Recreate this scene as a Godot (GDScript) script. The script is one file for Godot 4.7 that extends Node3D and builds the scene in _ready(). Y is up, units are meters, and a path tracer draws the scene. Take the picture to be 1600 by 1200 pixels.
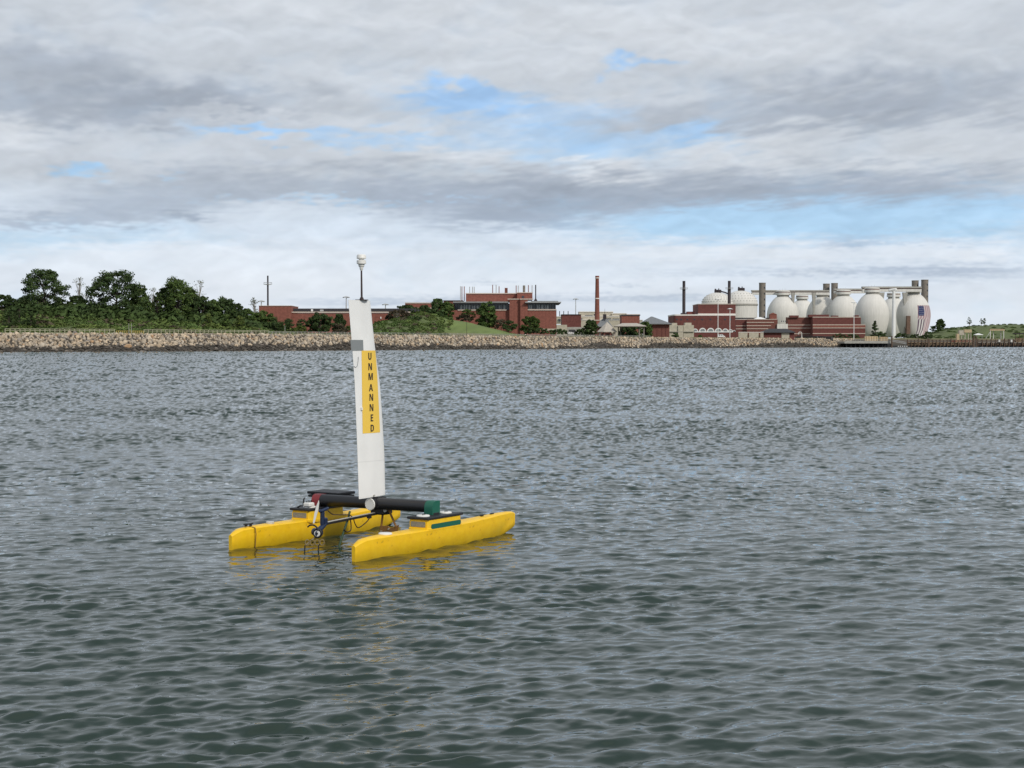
extends Node3D
# A yellow unmanned sailing catamaran on choppy harbour water, a rock-armoured shore with trees,
# brick buildings and egg-shaped concrete tanks behind it, under a broken overcast sky.

const FOCAL := 2450.0          # focal length in pixels of the 1600 x 1200 photograph
const EYE := 3.0               # camera height over the water, metres
const PITCH := 0.02591         # camera tilt down, radians

var M := {}
var used := {}
var rng := RandomNumberGenerator.new()

# ---------------------------------------------------------------- mesh building
class MB:
	var v := PackedVector3Array()
	var n := PackedVector3Array()
	var c := PackedColorArray()
	var uv := PackedVector2Array()
	var ix := PackedInt32Array()
	var col := Color.WHITE

	func vert(p: Vector3, nn: Vector3, t := Vector2.ZERO) -> int:
		v.append(p); n.append(nn); c.append(col); uv.append(t)
		return v.size() - 1

	func tri_i(a: int, b: int, d: int) -> void:
		var f := (v[b] - v[a]).cross(v[d] - v[a])
		if f.dot(n[a] + n[b] + n[d]) > 0.0:
			ix.append(a); ix.append(d); ix.append(b)
		else:
			ix.append(a); ix.append(b); ix.append(d)

	func quad(a: Vector3, b: Vector3, d: Vector3, e: Vector3, nn: Vector3) -> void:
		var i := vert(a, nn, Vector2(0, 1))
		vert(b, nn, Vector2(1, 1)); vert(d, nn, Vector2(1, 0)); vert(e, nn, Vector2(0, 0))
		tri_i(i, i + 1, i + 2); tri_i(i, i + 2, i + 3)

	func tri(a: Vector3, b: Vector3, d: Vector3, nn: Vector3) -> void:
		var i := vert(a, nn); vert(b, nn); vert(d, nn)
		tri_i(i, i + 1, i + 2)

	func flat_tri(a: Vector3, b: Vector3, d: Vector3, from: Vector3) -> void:
		var nn := (b - a).cross(d - a).normalized()
		if nn.dot((a + b + d) / 3.0 - from) < 0.0: nn = -nn
		tri(a, b, d, nn)

	# a box given by centre, size and a turn
	func box(at: Vector3, s: Vector3, b := Basis.IDENTITY) -> void:
		var h := s * 0.5
		for k in 3:
			for g: float in [-1.0, 1.0]:
				var nn := Vector3.ZERO; nn[k] = g
				var p := Vector3.ZERO; p[(k + 1) % 3] = 1
				var q := Vector3.ZERO; q[(k + 2) % 3] = 1
				quad(at + b * ((nn - p - q) * h), at + b * ((nn + p - q) * h), at + b * ((nn + p + q) * h), at + b * ((nn - p + q) * h), b * nn)

	# a box with chamfered upright and level edges
	func bevel_box(at: Vector3, s: Vector3, e: float, b := Basis.IDENTITY) -> void:
		var h := s * 0.5
		var pts := PackedVector2Array()
		for g: Vector2 in [Vector2(1, 1), Vector2(-1, 1), Vector2(-1, -1), Vector2(1, -1)]:
			var p1 := Vector2(g.x * h.x, g.y * (h.z - e)); var p2 := Vector2(g.x * (h.x - e), g.y * h.z)
			if g.x * g.y > 0: pts.append(p1); pts.append(p2)
			else: pts.append(p2); pts.append(p1)
		var small := PackedVector2Array()
		for p in pts: small.append(Vector2(p.x - signf(p.x) * e, p.y - signf(p.y) * e))
		loft([[small, -h.y], [pts, -h.y + e], [pts, h.y - e], [small, h.y]], at, b)

	# flat-shaded loft of plan outlines [[outline, height], ...] with both ends closed
	func loft(rings: Array, at := Vector3.ZERO, b := Basis.IDENTITY) -> void:
		var mid := Vector3.ZERO
		var cnt := 0
		for r in rings:
			for p: Vector2 in r[0]: mid += Vector3(p.x, r[1], p.y); cnt += 1
		mid /= cnt
		for k in rings.size() - 1:
			var lo: PackedVector2Array = rings[k][0]; var hi: PackedVector2Array = rings[k + 1][0]
			var y0: float = rings[k][1]; var y1: float = rings[k + 1][1]
			for i in lo.size():
				var j := (i + 1) % lo.size()
				var p0 := Vector3(lo[i].x, y0, lo[i].y); var p1 := Vector3(lo[j].x, y0, lo[j].y)
				var p2 := Vector3(hi[j].x, y1, hi[j].y); var p3 := Vector3(hi[i].x, y1, hi[i].y)
				var nn := (p2 - p0).cross(p3 - p1)
				if nn.length() < 1e-12: continue
				nn = nn.normalized()
				if nn.dot((p0 + p2) * 0.5 - Vector3(mid.x, (p0.y + p2.y) * 0.5, mid.z)) < 0 and absf(nn.y) < 0.98: nn = -nn
				if absf(nn.y) >= 0.98: nn = Vector3(0, 1 if p0.y > mid.y else -1, 0)
				quad(at + b * p0, at + b * p1, at + b * p2, at + b * p3, b * nn)
		for e in 2:
			var r = rings[0] if e == 0 else rings[rings.size() - 1]
			var pl: PackedVector2Array = r[0]
			var nn2 := Vector3(0, -1 if e == 0 else 1, 0)
			var t := Geometry2D.triangulate_polygon(pl)
			for i in range(0, t.size(), 3):
				var q := []
				for k in 3: q.append(at + b * Vector3(pl[t[i + k]].x, r[1], pl[t[i + k]].y))
				tri(q[0], q[1], q[2], b * nn2)

	func prism(pl: PackedVector2Array, y0: float, y1: float, at := Vector3.ZERO, b := Basis.IDENTITY) -> void:
		loft([[pl, y0], [pl, y1]], at, b)

	# smooth tube through points with a radius at each
	func tube(p: Array, r: Array, sides := 8, caps := true) -> void:
		var first := v.size()
		var up := Vector3.UP
		for i in p.size():
			var d: Vector3 = (p[mini(i + 1, p.size() - 1)] - p[maxi(i - 1, 0)]).normalized()
			if absf(d.dot(up)) > 0.95: up = Vector3.RIGHT if absf(d.x) < 0.9 else Vector3.BACK
			var a := d.cross(up).normalized()
			var bb := a.cross(d)
			up = bb
			var rad: float = r[mini(i, r.size() - 1)]
			for k in sides:
				var w := TAU * k / sides
				var nn := a * cos(w) + bb * sin(w)
				vert(p[i] + nn * rad, nn)
		for i in p.size() - 1:
			for k in sides:
				var a0 := first + i * sides + k; var a1 := first + i * sides + (k + 1) % sides
				tri_i(a0, a1, a1 + sides); tri_i(a0, a1 + sides, a0 + sides)
		if caps:
			for e in 2:
				var i2 := 0 if e == 0 else p.size() - 1
				var d2: Vector3 = (p[0] - p[1]).normalized() if e == 0 else (p[i2] - p[i2 - 1]).normalized()
				var ci := vert(p[i2], d2)
				for k in sides: vert(v[first + i2 * sides + k], d2)
				for k in sides: tri_i(ci, ci + 1 + k, ci + 1 + (k + 1) % sides)

	# smooth body of revolution round +y, profile of (radius, height)
	func lathe(pf: Array, sides := 24, at := Vector3.ZERO, b := Basis.IDENTITY, a0 := 0.0, a1 := TAU) -> void:
		for i in pf.size() - 1:
			var p: Vector2 = pf[i]; var q: Vector2 = pf[i + 1]
			if p.distance_to(q) < 1e-6: continue
			var f := v.size()
			var t := (q - p).normalized()
			var tp := t; var tq := t
			if i > 0:
				var t0: Vector2 = (p - pf[i - 1]).normalized()
				if t0.dot(t) > 0.8: tp = (t0 + t).normalized()
			if i < pf.size() - 2:
				var t2: Vector2 = (pf[i + 2] - q).normalized()
				if t2.dot(t) > 0.8: tq = (t2 + t).normalized()
			for k in sides + 1:
				var w := lerpf(a0, a1, float(k) / sides)
				var o := Vector3(cos(w), 0, sin(w))
				vert(at + b * (o * p.x + Vector3.UP * p.y), b * (o * tp.y + Vector3.UP * -tp.x), Vector2(float(k) / sides, float(i) / pf.size()))
				vert(at + b * (o * q.x + Vector3.UP * q.y), b * (o * tq.y + Vector3.UP * -tq.x), Vector2(float(k) / sides, float(i + 1) / pf.size()))
			for k in sides:
				var g := f + k * 2
				tri_i(g, g + 2, g + 3); tri_i(g, g + 3, g + 1)

	func mesh(m: Material) -> ArrayMesh:
		var arr := []
		arr.resize(Mesh.ARRAY_MAX)
		arr[Mesh.ARRAY_VERTEX] = v; arr[Mesh.ARRAY_NORMAL] = n; arr[Mesh.ARRAY_COLOR] = c; arr[Mesh.ARRAY_TEX_UV] = uv; arr[Mesh.ARRAY_INDEX] = ix
		var am := ArrayMesh.new()
		am.add_surface_from_arrays(Mesh.PRIMITIVE_TRIANGLES, arr)
		am.surface_set_material(0, m)
		return am

# ---------------------------------------------------------------- scene helpers
func numbered(called: String) -> String:
	var k: int = used.get(called, 0)
	used[called] = k + 1
	return called if k == 0 else "%s_%03d" % [called, k]

func tag(o: Node3D, label: String, category: String, group := "", kind := "") -> Node3D:
	if label: o.set_meta("label", label)
	if category: o.set_meta("category", category)
	if group: o.set_meta("group", group)
	if kind: o.set_meta("kind", kind)
	return o

func thing(called: String, label: String, category: String, at_ := Vector3.ZERO, turn := 0.0, group := "") -> Node3D:
	var o := Node3D.new()
	o.name = numbered(called)
	add_child(o, true)
	o.position = at_
	o.rotation.y = turn
	tag(o, label, category, group)
	return o

func put(mb: MB, called: String, m: Material, parent: Node3D = self) -> MeshInstance3D:
	var o := MeshInstance3D.new()
	o.name = numbered(called) if parent == self else called
	o.mesh = mb.mesh(m)
	parent.add_child(o, true)
	return o

# the point of the place seen at pixel (px, py) of the photograph at a horizontal distance
func at(px: float, py: float, dist: float) -> Vector3:
	var x := (px - 800.0) / FOCAL
	var y := (600.0 - py) / FOCAL
	var d := Vector3(x, cos(PITCH) * y - sin(PITCH), -sin(PITCH) * y - cos(PITCH))
	return Vector3(0, EYE, 0) + d * (dist / -d.z)

func shore(px: float) -> float:
	var t := [[-700, 470], [-400, 490], [0, 544], [150, 561], [300, 583], [500, 645], [600, 695], [700, 738], [800, 794], [900, 865], [1000, 950], [1100, 1030], [1200, 1100], [1340, 1190], [1450, 1267], [1600, 1336], [2000, 1470], [2400, 1560]]
	return table(t, px)

func table(t: Array, x: float) -> float:
	if x <= t[0][0]: return t[0][1]
	for i in t.size() - 1:
		if x <= t[i + 1][0]:
			var f: float = (x - t[i][0]) / float(t[i + 1][0] - t[i][0])
			return lerpf(t[i][1], t[i + 1][1], f)
	return t[t.size() - 1][1]

const BANK := [[-700, 14], [-60, 15], [40, 16], [120, 16.2], [230, 14.4], [330, 11.8], [400, 9.6], [450, 8.0], [560, 7.5], [590, 12.6], [620, 15.2], [655, 18.6], [682, 16.8], [707, 15.2], [730, 14.2], [755, 12.2], [780, 10.3], [800, 8.6], [830, 7.2], [1380, 7.0], [1430, 9.0], [1455, 14], [1480, 17.6], [1520, 20.0], [1560, 21.6], [1600, 22.2], [1800, 24], [2400, 24]]

func ground(px: float, dist: float) -> float:
	var t := dist - shore(px)
	if t < 0.0: return maxf(-4.0, t * 0.25) - 0.3
	var y := lerpf(-0.3, 6.1, minf(t / 18.0, 1.0))
	if t > 18.0: y = lerpf(6.1, 7.0, clampf((t - 18.0) / 12.0, 0.0, 1.0))
	var peak := table(BANK, px) - 7.0
	if peak > 0.0:
		if px > 1300: y += peak * smoothstep(110.0, 260.0, t)
		elif px > 500: y += peak * smoothstep(26.0, 78.0, t) * (1.0 - smoothstep(88.0, 150.0, t))
		else: y += peak * smoothstep(38.0, 110.0, t)
	return y

func on_ground(px: float, dist: float) -> Vector3:
	var p := at(px, 536.5, dist)
	p.y = ground(px, dist)
	return p

# a box between pixels of the photograph, its front face at that distance, so deep; a part of parent
func pbox(parent: Node3D, called: String, m: Material, px0: float, px1: float, py0: float, py1: float, dist: float, deep: float, to_ground := false) -> MeshInstance3D:
	var a := at(px0, py0, dist) - parent.position
	var b := at(px1, py1, dist) - parent.position
	if to_ground: b.y = -3.0
	var mb := MB.new()
	mb.box(Vector3((a.x + b.x) / 2, (a.y + b.y) / 2, a.z - deep / 2), Vector3(b.x - a.x, a.y - b.y, deep))
	return put(mb, called, m, parent)

func site(called: String, label: String, category: String, px: float, dist: float, group := "") -> Node3D:
	return thing(called, label, category, on_ground(px, dist), 0.0, group)

func noise_tex(freq: float, ramp_lo: Color, ramp_hi: Color, seed_ := 1, octaves := 5, size := 256, mid := 0.5) -> NoiseTexture2D:
	var f := FastNoiseLite.new()
	f.noise_type = FastNoiseLite.TYPE_SIMPLEX_SMOOTH
	f.fractal_octaves = octaves
	f.frequency = freq
	f.seed = seed_
	var t := NoiseTexture2D.new()
	t.width = size; t.height = size
	t.seamless = true
	t.noise = f
	var g := Gradient.new()
	g.set_color(0, ramp_lo); g.set_color(1, ramp_hi)
	g.set_offset(0, clampf(mid - 0.35, 0, 1)); g.set_offset(1, clampf(mid + 0.35, 0, 1))
	t.color_ramp = g
	return t

# linear base colour, optional mottling of given size in metres
func mat(called: String, lin: Color, rough := 0.8, mottle := 0.0, metres := 4.0, seed_ := 1) -> StandardMaterial3D:
	var m := StandardMaterial3D.new()
	m.resource_name = called
	m.roughness = rough
	if mottle > 0.0:
		m.albedo_color = Color.WHITE
		m.albedo_texture = noise_tex(0.012, (lin * (1.0 - mottle)).linear_to_srgb(), (lin * (1.0 + mottle)).linear_to_srgb(), seed_)
		m.uv1_triplanar = true
		m.uv1_world_triplanar = true
		m.uv1_scale = Vector3.ONE / metres
	else:
		m.albedo_color = lin.linear_to_srgb()
	M[called] = m
	return m

# ---------------------------------------------------------------- sky
var sky_a := FastNoiseLite.new()
var sky_b := FastNoiseLite.new()
var sky_c := FastNoiseLite.new()
var sky_d := FastNoiseLite.new()
# grey cloud masses, openings of blue and lit edges: azimuth and elevation given as photograph pixels, half sizes, strength
const GREY := [[130, 185, 330, 62, .75], [40, 110, 150, 45, .4], [330, 165, 170, 34, .3], [1230, 190, 350, 55, .72], [1500, 150, 210, 80, .42], [520, 300, 480, 46, .62], [190, 345, 130, 34, .7], [30, 357, 110, 14, .5], [300, 338, 40, 14, .45],
	[810, 346, 160, 34, .65], [1080, 322, 400, 44, .62], [1430, 308, 300, 40, .5], [1335, 365, 42, 60, .75], [1530, 332, 100, 9, .6], [1250, 428, 330, 7, .42], [1500, 434, 180, 18, .42], [620, 473, 190, 8, .5], [1010, 467, 250, 8, .45], [770, 441, 60, 4, .5], [975, 447, 40, 3, .5],
	[1150, 484, 520, 14, .3], [320, 453, 14, 3, .4], [900, 100, 260, 60, .12], [1450, 383, 120, 5, .3], [650, 60, 260, 40, .16], [1180, 40, 120, 30, .2]]
const BLUE := [[738, 150, 62, 17, 1.3], [690, 160, 120, 24, .45], [1012, 104, 28, 9, .9], [430, 212, 95, 9, 1.25], [600, 222, 100, 11, .7], [130, 278, 32, 8, 1.2], [268, 285, 22, 6, .6], [900, 232, 130, 30, .85], [870, 180, 120, 22, .5], [1080, 214, 70, 16, .8],
	[1130, 352, 190, 24, 1.1], [1470, 345, 190, 34, 1.0], [1250, 345, 330, 26, .35], [100, 372, 240, 16, .5], [0, 390, 130, 20, .5], [560, 314, 260, 3, .6], [830, 205, 90, 8, .4]]
const LIT := [[960, 262, 60, 12, .7], [905, 258, 25, 8, .6], [330, 186, 190, 7, .5], [0, 228, 60, 16, .5], [780, 205, 60, 12, .4], [860, 395, 900, 10, .25], [450, 440, 520, 30, .5], [180, 345, 200, 6, .2], [1060, 60, 330, 40, .4], [620, 30, 260, 30, .35], [250, 395, 400, 30, .4], [1200, 400, 400, 14, .4], [700, 245, 90, 10, .35], [1120, 245, 120, 12, .35], [1400, 255, 160, 10, .3], [1530, 405, 60, 6, .5], [400, 8, 90, 16, .25]]

func pile(list: Array, u: float, v: float, base := 1.0) -> float:
	var s := 0.0
	for b: Array in list:
		var x: float = (u - b[0]) / b[2]
		var y: float = (v - b[1]) / b[3]
		# cloud bases are crisper than their tops
		if y > 0.0: y *= base
		var q := x * x + y * y
		if q < 6.0: s += b[4] * exp(-q * 0.9)
	return s

func sky_color(az: float, el: float) -> Color:
	var dy := sin(el)
	var k := 1.0 / (dy + 0.07)
	var px := sin(az) * cos(el) * k
	var pz := -cos(az) * cos(el) * k
	var big := sky_a.get_noise_2d(px * 14.0, pz * 22.0)
	var front := 1.0 - smoothstep(0.42, 0.75, absf(az))
	front *= 1.0 - smoothstep(0.24, 0.36, el)
	var fine := sky_b.get_noise_2d(az * FOCAL * 0.8, el * FOCAL * 1.9) * front
	var grey := 0.0; var blue := 0.0; var lit := 0.0
	var v := 536.5 - tan(minf(el, 1.2)) * FOCAL
	if front > 0.0:
		var u := 800.0 + tan(az) * FOCAL
		var sc := clampf((560.0 - v) / 420.0, 0.18, 1.0)
		var wx := sky_c.get_noise_2d(u * 0.9, v * 2.4 / sc) * 95.0 * sc + sky_b.get_noise_2d(u * 1.2 / sc, v * 2.2 / sc) * 46.0 * sc
		var wy := sky_c.get_noise_2d(u * 0.9 + 900.0, v * 2.4 / sc + 300.0) * 34.0 * sc + sky_b.get_noise_2d(u * 1.2 / sc + 500.0, v * 2.2 / sc + 100.0) * 30.0 * sc
		grey = pile(GREY, u + wx, v + wy, 1.9)
		blue = pile(BLUE, u + wx * 0.8, v + wy * 0.8)
		lit = pile(LIT, u + wx, v + wy)
	var grey_far := smoothstep(-0.15, 0.45, big) * 0.6
	var blue_far := smoothstep(0.30, 0.62, sky_a.get_noise_2d(px * 14.0 + 700.0, pz * 22.0)) * 0.6
	# billows: relief of a finer field, lit from above
	var cx := az * FOCAL * 0.95
	var cz := el * FOCAL * 2.1
	var w1 := sky_b.get_noise_2d(cx * 0.5 + 40.0, cz * 0.5) * 45.0
	var n0 := sky_d.get_noise_2d(cx + w1, cz + w1) * front
	var relief := sky_d.get_noise_2d(cx + w1, cz + w1 + 22.0) * front - n0
	grey = lerpf(grey_far, grey + big * 0.14, front) + n0 * 0.20 * smoothstep(-0.03, 0.10, el) + fine * 0.05
	grey = smoothstep(0.04, 0.98, grey)
	blue = lerpf(blue_far, blue - 0.06 - n0 * 0.32 + fine * 0.10, front)
	lit = lit * front
	var h := clampf(v / 536.5, 0.0, 1.0)
	var light := Color(0.795, 0.823, 0.857)
	if h > 0.45: light = light.lerp(Color(0.83, 0.88, 0.935), smoothstep(0.5, 0.68, h))
	light = light.lerp(Color(0.885, 0.912, 0.945), smoothstep(0.7, 0.92, h) * 0.8)
	light = light.lerp(Color(0.87, 0.88, 0.885), smoothstep(0.3, 0.9, el) * 0.55)
	var dark := Color(0.615, 0.655, 0.712).lerp(Color(0.62, 0.68, 0.76), smoothstep(0.4, 0.8, h))
	var open := Color(0.635, 0.785, 0.955).lerp(Color(0.70, 0.84, 0.95), smoothstep(0.2, 0.75, h))
	var c := light.lerp(dark, clampf(grey, 0.0, 1.0) * 0.86)
	# thin cloud lets a little blue through well beyond the openings
	c = c.lerp(open, clampf(smoothstep(-0.05, 0.5, blue) * 0.38 + smoothstep(0.25, 1.05, blue) * 0.56, 0.0, 0.92))
	c = c.lerp(Color(0.94, 0.95, 0.965), clampf(lit * (1.0 - grey * 0.5) + n0 * 0.15, 0.0, 1.0) * 0.62)
	var br := 1.0 + clampf(relief, -0.6, 0.6) * -0.10 * smoothstep(-0.02, 0.08, el) + fine * 0.02
	return Color(minf(c.r * br, 1.0), minf(c.g * br, 1.0), minf(c.b * br, 1.0))

const SKY := 4096
func make_sky() -> Image:
	for f in [[sky_a, 11, 5, 0.02], [sky_b, 23, 5, 0.012], [sky_c, 37, 4, 0.006], [sky_d, 53, 5, 0.0046]]:
		var n: FastNoiseLite = f[0]
		n.noise_type = FastNoiseLite.TYPE_SIMPLEX_SMOOTH
		n.seed = f[1]; n.fractal_octaves = f[2]; n.frequency = f[3]; n.fractal_gain = 0.55
	# the whole dome coarsely, then the part round the view finely
	var w := 512
	var half := 128
	var coarse := Image.create(w, half * 2, false, Image.FORMAT_RGB8)
	coarse.fill(Color(0.55, 0.6, 0.64))
	for y in half + 2:
		for x in w:
			coarse.set_pixel(x, y, sky_color(wrapf((x + 0.5) / w * TAU, -PI, PI), maxf((0.5 - (y + 0.5) / (half * 2)) * PI, 0.0)))
	coarse.resize(SKY, SKY, Image.INTERPOLATE_CUBIC)
	# the panorama begins straight ahead, so the view straddles its edge
	var x0 := -int(SKY * 0.085); var x1 := int(SKY * 0.085)
	var y0 := int(SKY * (0.5 - 0.1)); var y1 := SKY / 2 + 12
	var fine := Image.create(x1 - x0, y1 - y0, false, Image.FORMAT_RGB8)
	for y in range(y0, y1):
		for x in range(x0, x1):
			fine.set_pixel(x - x0, y - y0, sky_color((x + 0.5) / SKY * TAU, maxf((0.5 - (y + 0.5) / SKY) * PI, 0.0)))
	coarse.blit_rect(fine, Rect2i(0, 0, -x0, y1 - y0), Vector2i(SKY + x0, y0))
	coarse.blit_rect(fine, Rect2i(-x0, 0, x1, y1 - y0), Vector2i(0, y0))
	return coarse

func _ready() -> void:
	rng.seed = 7
	var cam := Camera3D.new()
	cam.name = "camera"
	cam.position = Vector3(0, EYE, 0)
	cam.rotation.x = -PITCH
	cam.fov = rad_to_deg(2.0 * atan(600.0 / FOCAL))
	cam.near = 0.1
	cam.far = 6000.0
	add_child(cam)
	cam.current = true
	var env := Environment.new()
	env.background_mode = Environment.BG_SKY
	var pano := PanoramaSkyMaterial.new()
	pano.panorama = ImageTexture.create_from_image(make_sky())
	pano.energy_multiplier = 0.83
	env.sky = Sky.new()
	env.sky.sky_material = pano
	env.tonemap_mode = Environment.TONE_MAPPER_LINEAR
	env.tonemap_exposure = 1.22
	env.sdfgi_enabled = true
	env.ssao_enabled = true
	env.ssil_enabled = true
	var we := WorldEnvironment.new()
	we.name = "environment"
	we.environment = env
	add_child(we)
	var sun := DirectionalLight3D.new()
	sun.name = "sun"
	sun.light_energy = 0.6
	sun.light_angular_distance = 7.0
	sun.light_color = Color(1.0, 0.97, 0.92)
	sun.shadow_enabled = true
	add_child(sun)
	sun.look_at_from_position(Vector3(70, 80, 90), Vector3.ZERO)

	materials()
	make_water()
	make_land()
	make_riprap()
	make_buildings()
	make_plant()
	make_waterfront()
	make_trees()
	make_fences()
	make_boat()

func materials() -> void:
	mat("brick", Color(0.225, 0.080, 0.060), 0.9, 0.16, 6.0, 3)
	mat("brick_dark", Color(0.155, 0.058, 0.046), 0.9, 0.16, 6.0, 4)
	mat("brick_deep", Color(0.135, 0.044, 0.038), 0.9, 0.14, 6.0, 5)
	mat("rust_brown", Color(0.15, 0.095, 0.07), 0.9, 0.16, 6.0, 7)
	mat("stone_band", Color(0.55, 0.46, 0.40), 0.85, 0.1, 3.0, 6)
	mat("white_band", Color(0.72, 0.68, 0.64), 0.8)
	mat("dark_roof", Color(0.035, 0.035, 0.04), 0.7)
	mat("grey_roof", Color(0.17, 0.18, 0.19), 0.75, 0.12, 5.0, 8)
	mat("pale_roof", Color(0.43, 0.39, 0.34), 0.8, 0.1, 4.0, 9)
	mat("glass", Color(0.035, 0.045, 0.055), 0.12)
	mat("pale_glass", Color(0.30, 0.33, 0.34), 0.2)
	mat("steel_dark", Color(0.022, 0.014, 0.018), 0.6)
	mat("concrete", Color(0.63, 0.615, 0.58), 0.85, 0.09, 14.0, 10).uv1_scale = Vector3(0.14, 0.022, 0.14)
	mat("concrete_grey", Color(0.35, 0.34, 0.31), 0.85, 0.12, 9.0, 11)
	mat("concrete_brown", Color(0.20, 0.175, 0.15), 0.85, 0.14, 8.0, 12)
	mat("beige", Color(0.45, 0.41, 0.33), 0.85, 0.1, 8.0, 13)
	mat("tan", Color(0.48, 0.37, 0.23), 0.85, 0.1, 5.0, 14)
	mat("galv", Color(0.42, 0.43, 0.43), 0.5)
	mat("timber", Color(0.10, 0.065, 0.045), 0.9, 0.3, 2.0, 15)
	mat("timber_pale", Color(0.21, 0.15, 0.095), 0.9, 0.25, 2.0, 16)
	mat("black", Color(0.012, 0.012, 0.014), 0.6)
	mat("white", Color(0.78, 0.78, 0.77), 0.5)
	mat("bark", Color(0.07, 0.055, 0.045), 0.95)
	mat("bark_pale", Color(0.33, 0.31, 0.28), 0.9)

# ---------------------------------------------------------------- water
const WN := 512
const WL := 10.5
var wave := PackedVector3Array()   # height, slope along x, slope along z
var push := PackedFloat32Array()

func fft_line(re: PackedFloat32Array, im: PackedFloat32Array, tw_r: PackedFloat32Array, tw_i: PackedFloat32Array) -> Array:
	var n := re.size()
	var j := 0
	for i in range(1, n):
		var bit := n >> 1
		while j & bit:
			j ^= bit
			bit >>= 1
		j ^= bit
		if i < j:
			var t := re[i]; re[i] = re[j]; re[j] = t
			t = im[i]; im[i] = im[j]; im[j] = t
	var l := 2
	while l <= n:
		var h := l >> 1
		var st := n / l
		for s in range(0, n, l):
			for k in h:
				var wr := tw_r[k * st]; var wi := tw_i[k * st]
				var a := s + k; var b := a + h
				var xr := re[b] * wr - im[b] * wi
				var xi := re[b] * wi + im[b] * wr
				re[b] = re[a] - xr; im[b] = im[a] - xi
				re[a] += xr; im[a] += xi
		l <<= 1
	return [re, im]

func make_wave_tile() -> void:
	var n := WN
	var hr := PackedFloat32Array(); hr.resize(n * n)
	var hi := PackedFloat32Array(); hi.resize(n * n)
	var r := RandomNumberGenerator.new()
	r.seed = 4242
	var kp := TAU / 0.5
	var wind := Vector2(0.30, 0.954)
	for a in range(-n / 2 + 1, n / 2):
		for b in range(-n / 2 + 1, n / 2):
			if not (b > 0 or (b == 0 and a > 0)): continue
			var k := Vector2(a, b) * (TAU / WL)
			var kl := k.length()
			if kl > TAU / 0.05: continue
			var c := absf(k.dot(wind) / kl)
			var amp := exp(-0.6 * kp * kp / (kl * kl)) / pow(kl, 2.05) * exp(-pow(kl / (TAU / 0.088), 2.0))
			amp *= 0.16 + 0.84 * c * c * c
			var gr := r.randfn() * amp; var gi := r.randfn() * amp
			# H at k and its mirror; D = -i kz/|k| H rides in the imaginary part
			var q := k.y / kl
			for m in 2:
				var sg := 1.0 if m == 0 else -1.0
				var h_r := gr; var h_i := gi * sg
				var d_r := q * sg * h_i; var d_i := -q * sg * h_r
				var at_ := ((n + int(sg) * b) % n) * n + (n + int(sg) * a) % n
				hr[at_] += h_r - d_i
				hi[at_] += h_i + d_r
	var twr := PackedFloat32Array(); var twi := PackedFloat32Array()
	for k in n / 2:
		twr.append(cos(TAU * k / n)); twi.append(sin(TAU * k / n))
	for y in n:
		var o := fft_line(hr.slice(y * n, y * n + n), hi.slice(y * n, y * n + n), twr, twi)
		for x in n:
			hr[y * n + x] = o[0][x]; hi[y * n + x] = o[1][x]
	for x in n:
		var cr := PackedFloat32Array(); cr.resize(n)
		var ci := PackedFloat32Array(); ci.resize(n)
		for y in n:
			cr[y] = hr[y * n + x]; ci[y] = hi[y * n + x]
		var o2 := fft_line(cr, ci, twr, twi)
		for y in n:
			hr[y * n + x] = o2[0][y]; hi[y * n + x] = o2[1][y]
	var d := WL / n
	var sum := 0.0
	wave.resize(n * n)
	for y in n:
		for x in n:
			var sx := (hr[y * n + (x + 1) % n] - hr[y * n + (x + n - 1) % n]) / (2 * d)
			var sz := (hr[((y + 1) % n) * n + x] - hr[((y + n - 1) % n) * n + x]) / (2 * d)
			sum += sx * sx + sz * sz
			wave[y * n + x] = Vector3(hr[y * n + x], sx, sz)
	var g := 1.0 / sqrt(sum / (n * n))      # unit rms slope
	for i in n * n: wave[i] *= g
	push.resize(n * n)
	for i in n * n: push[i] = hi[i] * g

func look_up(x: float, z: float) -> Vector3:
	var fx := x * (WN / WL); var fz := z * (WN / WL)
	var ix := floori(fx); var iz := floori(fz)
	var tx := fx - ix; var tz := fz - iz
	var x0 := ix & (WN - 1); var x1 := (ix + 1) & (WN - 1)
	var z0 := (iz & (WN - 1)) * WN; var z1 := ((iz + 1) & (WN - 1)) * WN
	return (wave[z0 + x0] * (1 - tx) + wave[z0 + x1] * tx) * (1 - tz) + (wave[z1 + x0] * (1 - tx) + wave[z1 + x1] * tx) * tz

const ROUGH_A := 0.19
const ROUGH_B := 0.075
var gust := FastNoiseLite.new()
func sea(x: float, z: float, far: float) -> Vector3:
	var q := 1.0 + 0.85 * gust.get_noise_2d(x, z * 1.8)
	# seen at a grazing angle only the long crests stand out of the far chop
	var a := look_up(x * lerpf(1.0, 0.42, far), z) * (ROUGH_A * q * lerpf(1.0, 1.05, far))
	# the same kind of chop again, larger and turned, so that no period shows
	var c := 0.9320; var s := 0.3624
	var b := look_up((x * c + z * s) * 0.41 + 3.1, (z * c - x * s) * 0.41 + 7.7)
	var w := ROUGH_B
	return a + Vector3(b.x / 0.41 * w, (b.y * c - b.z * s) * w, (b.y * s + b.z * c) * w)

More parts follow.
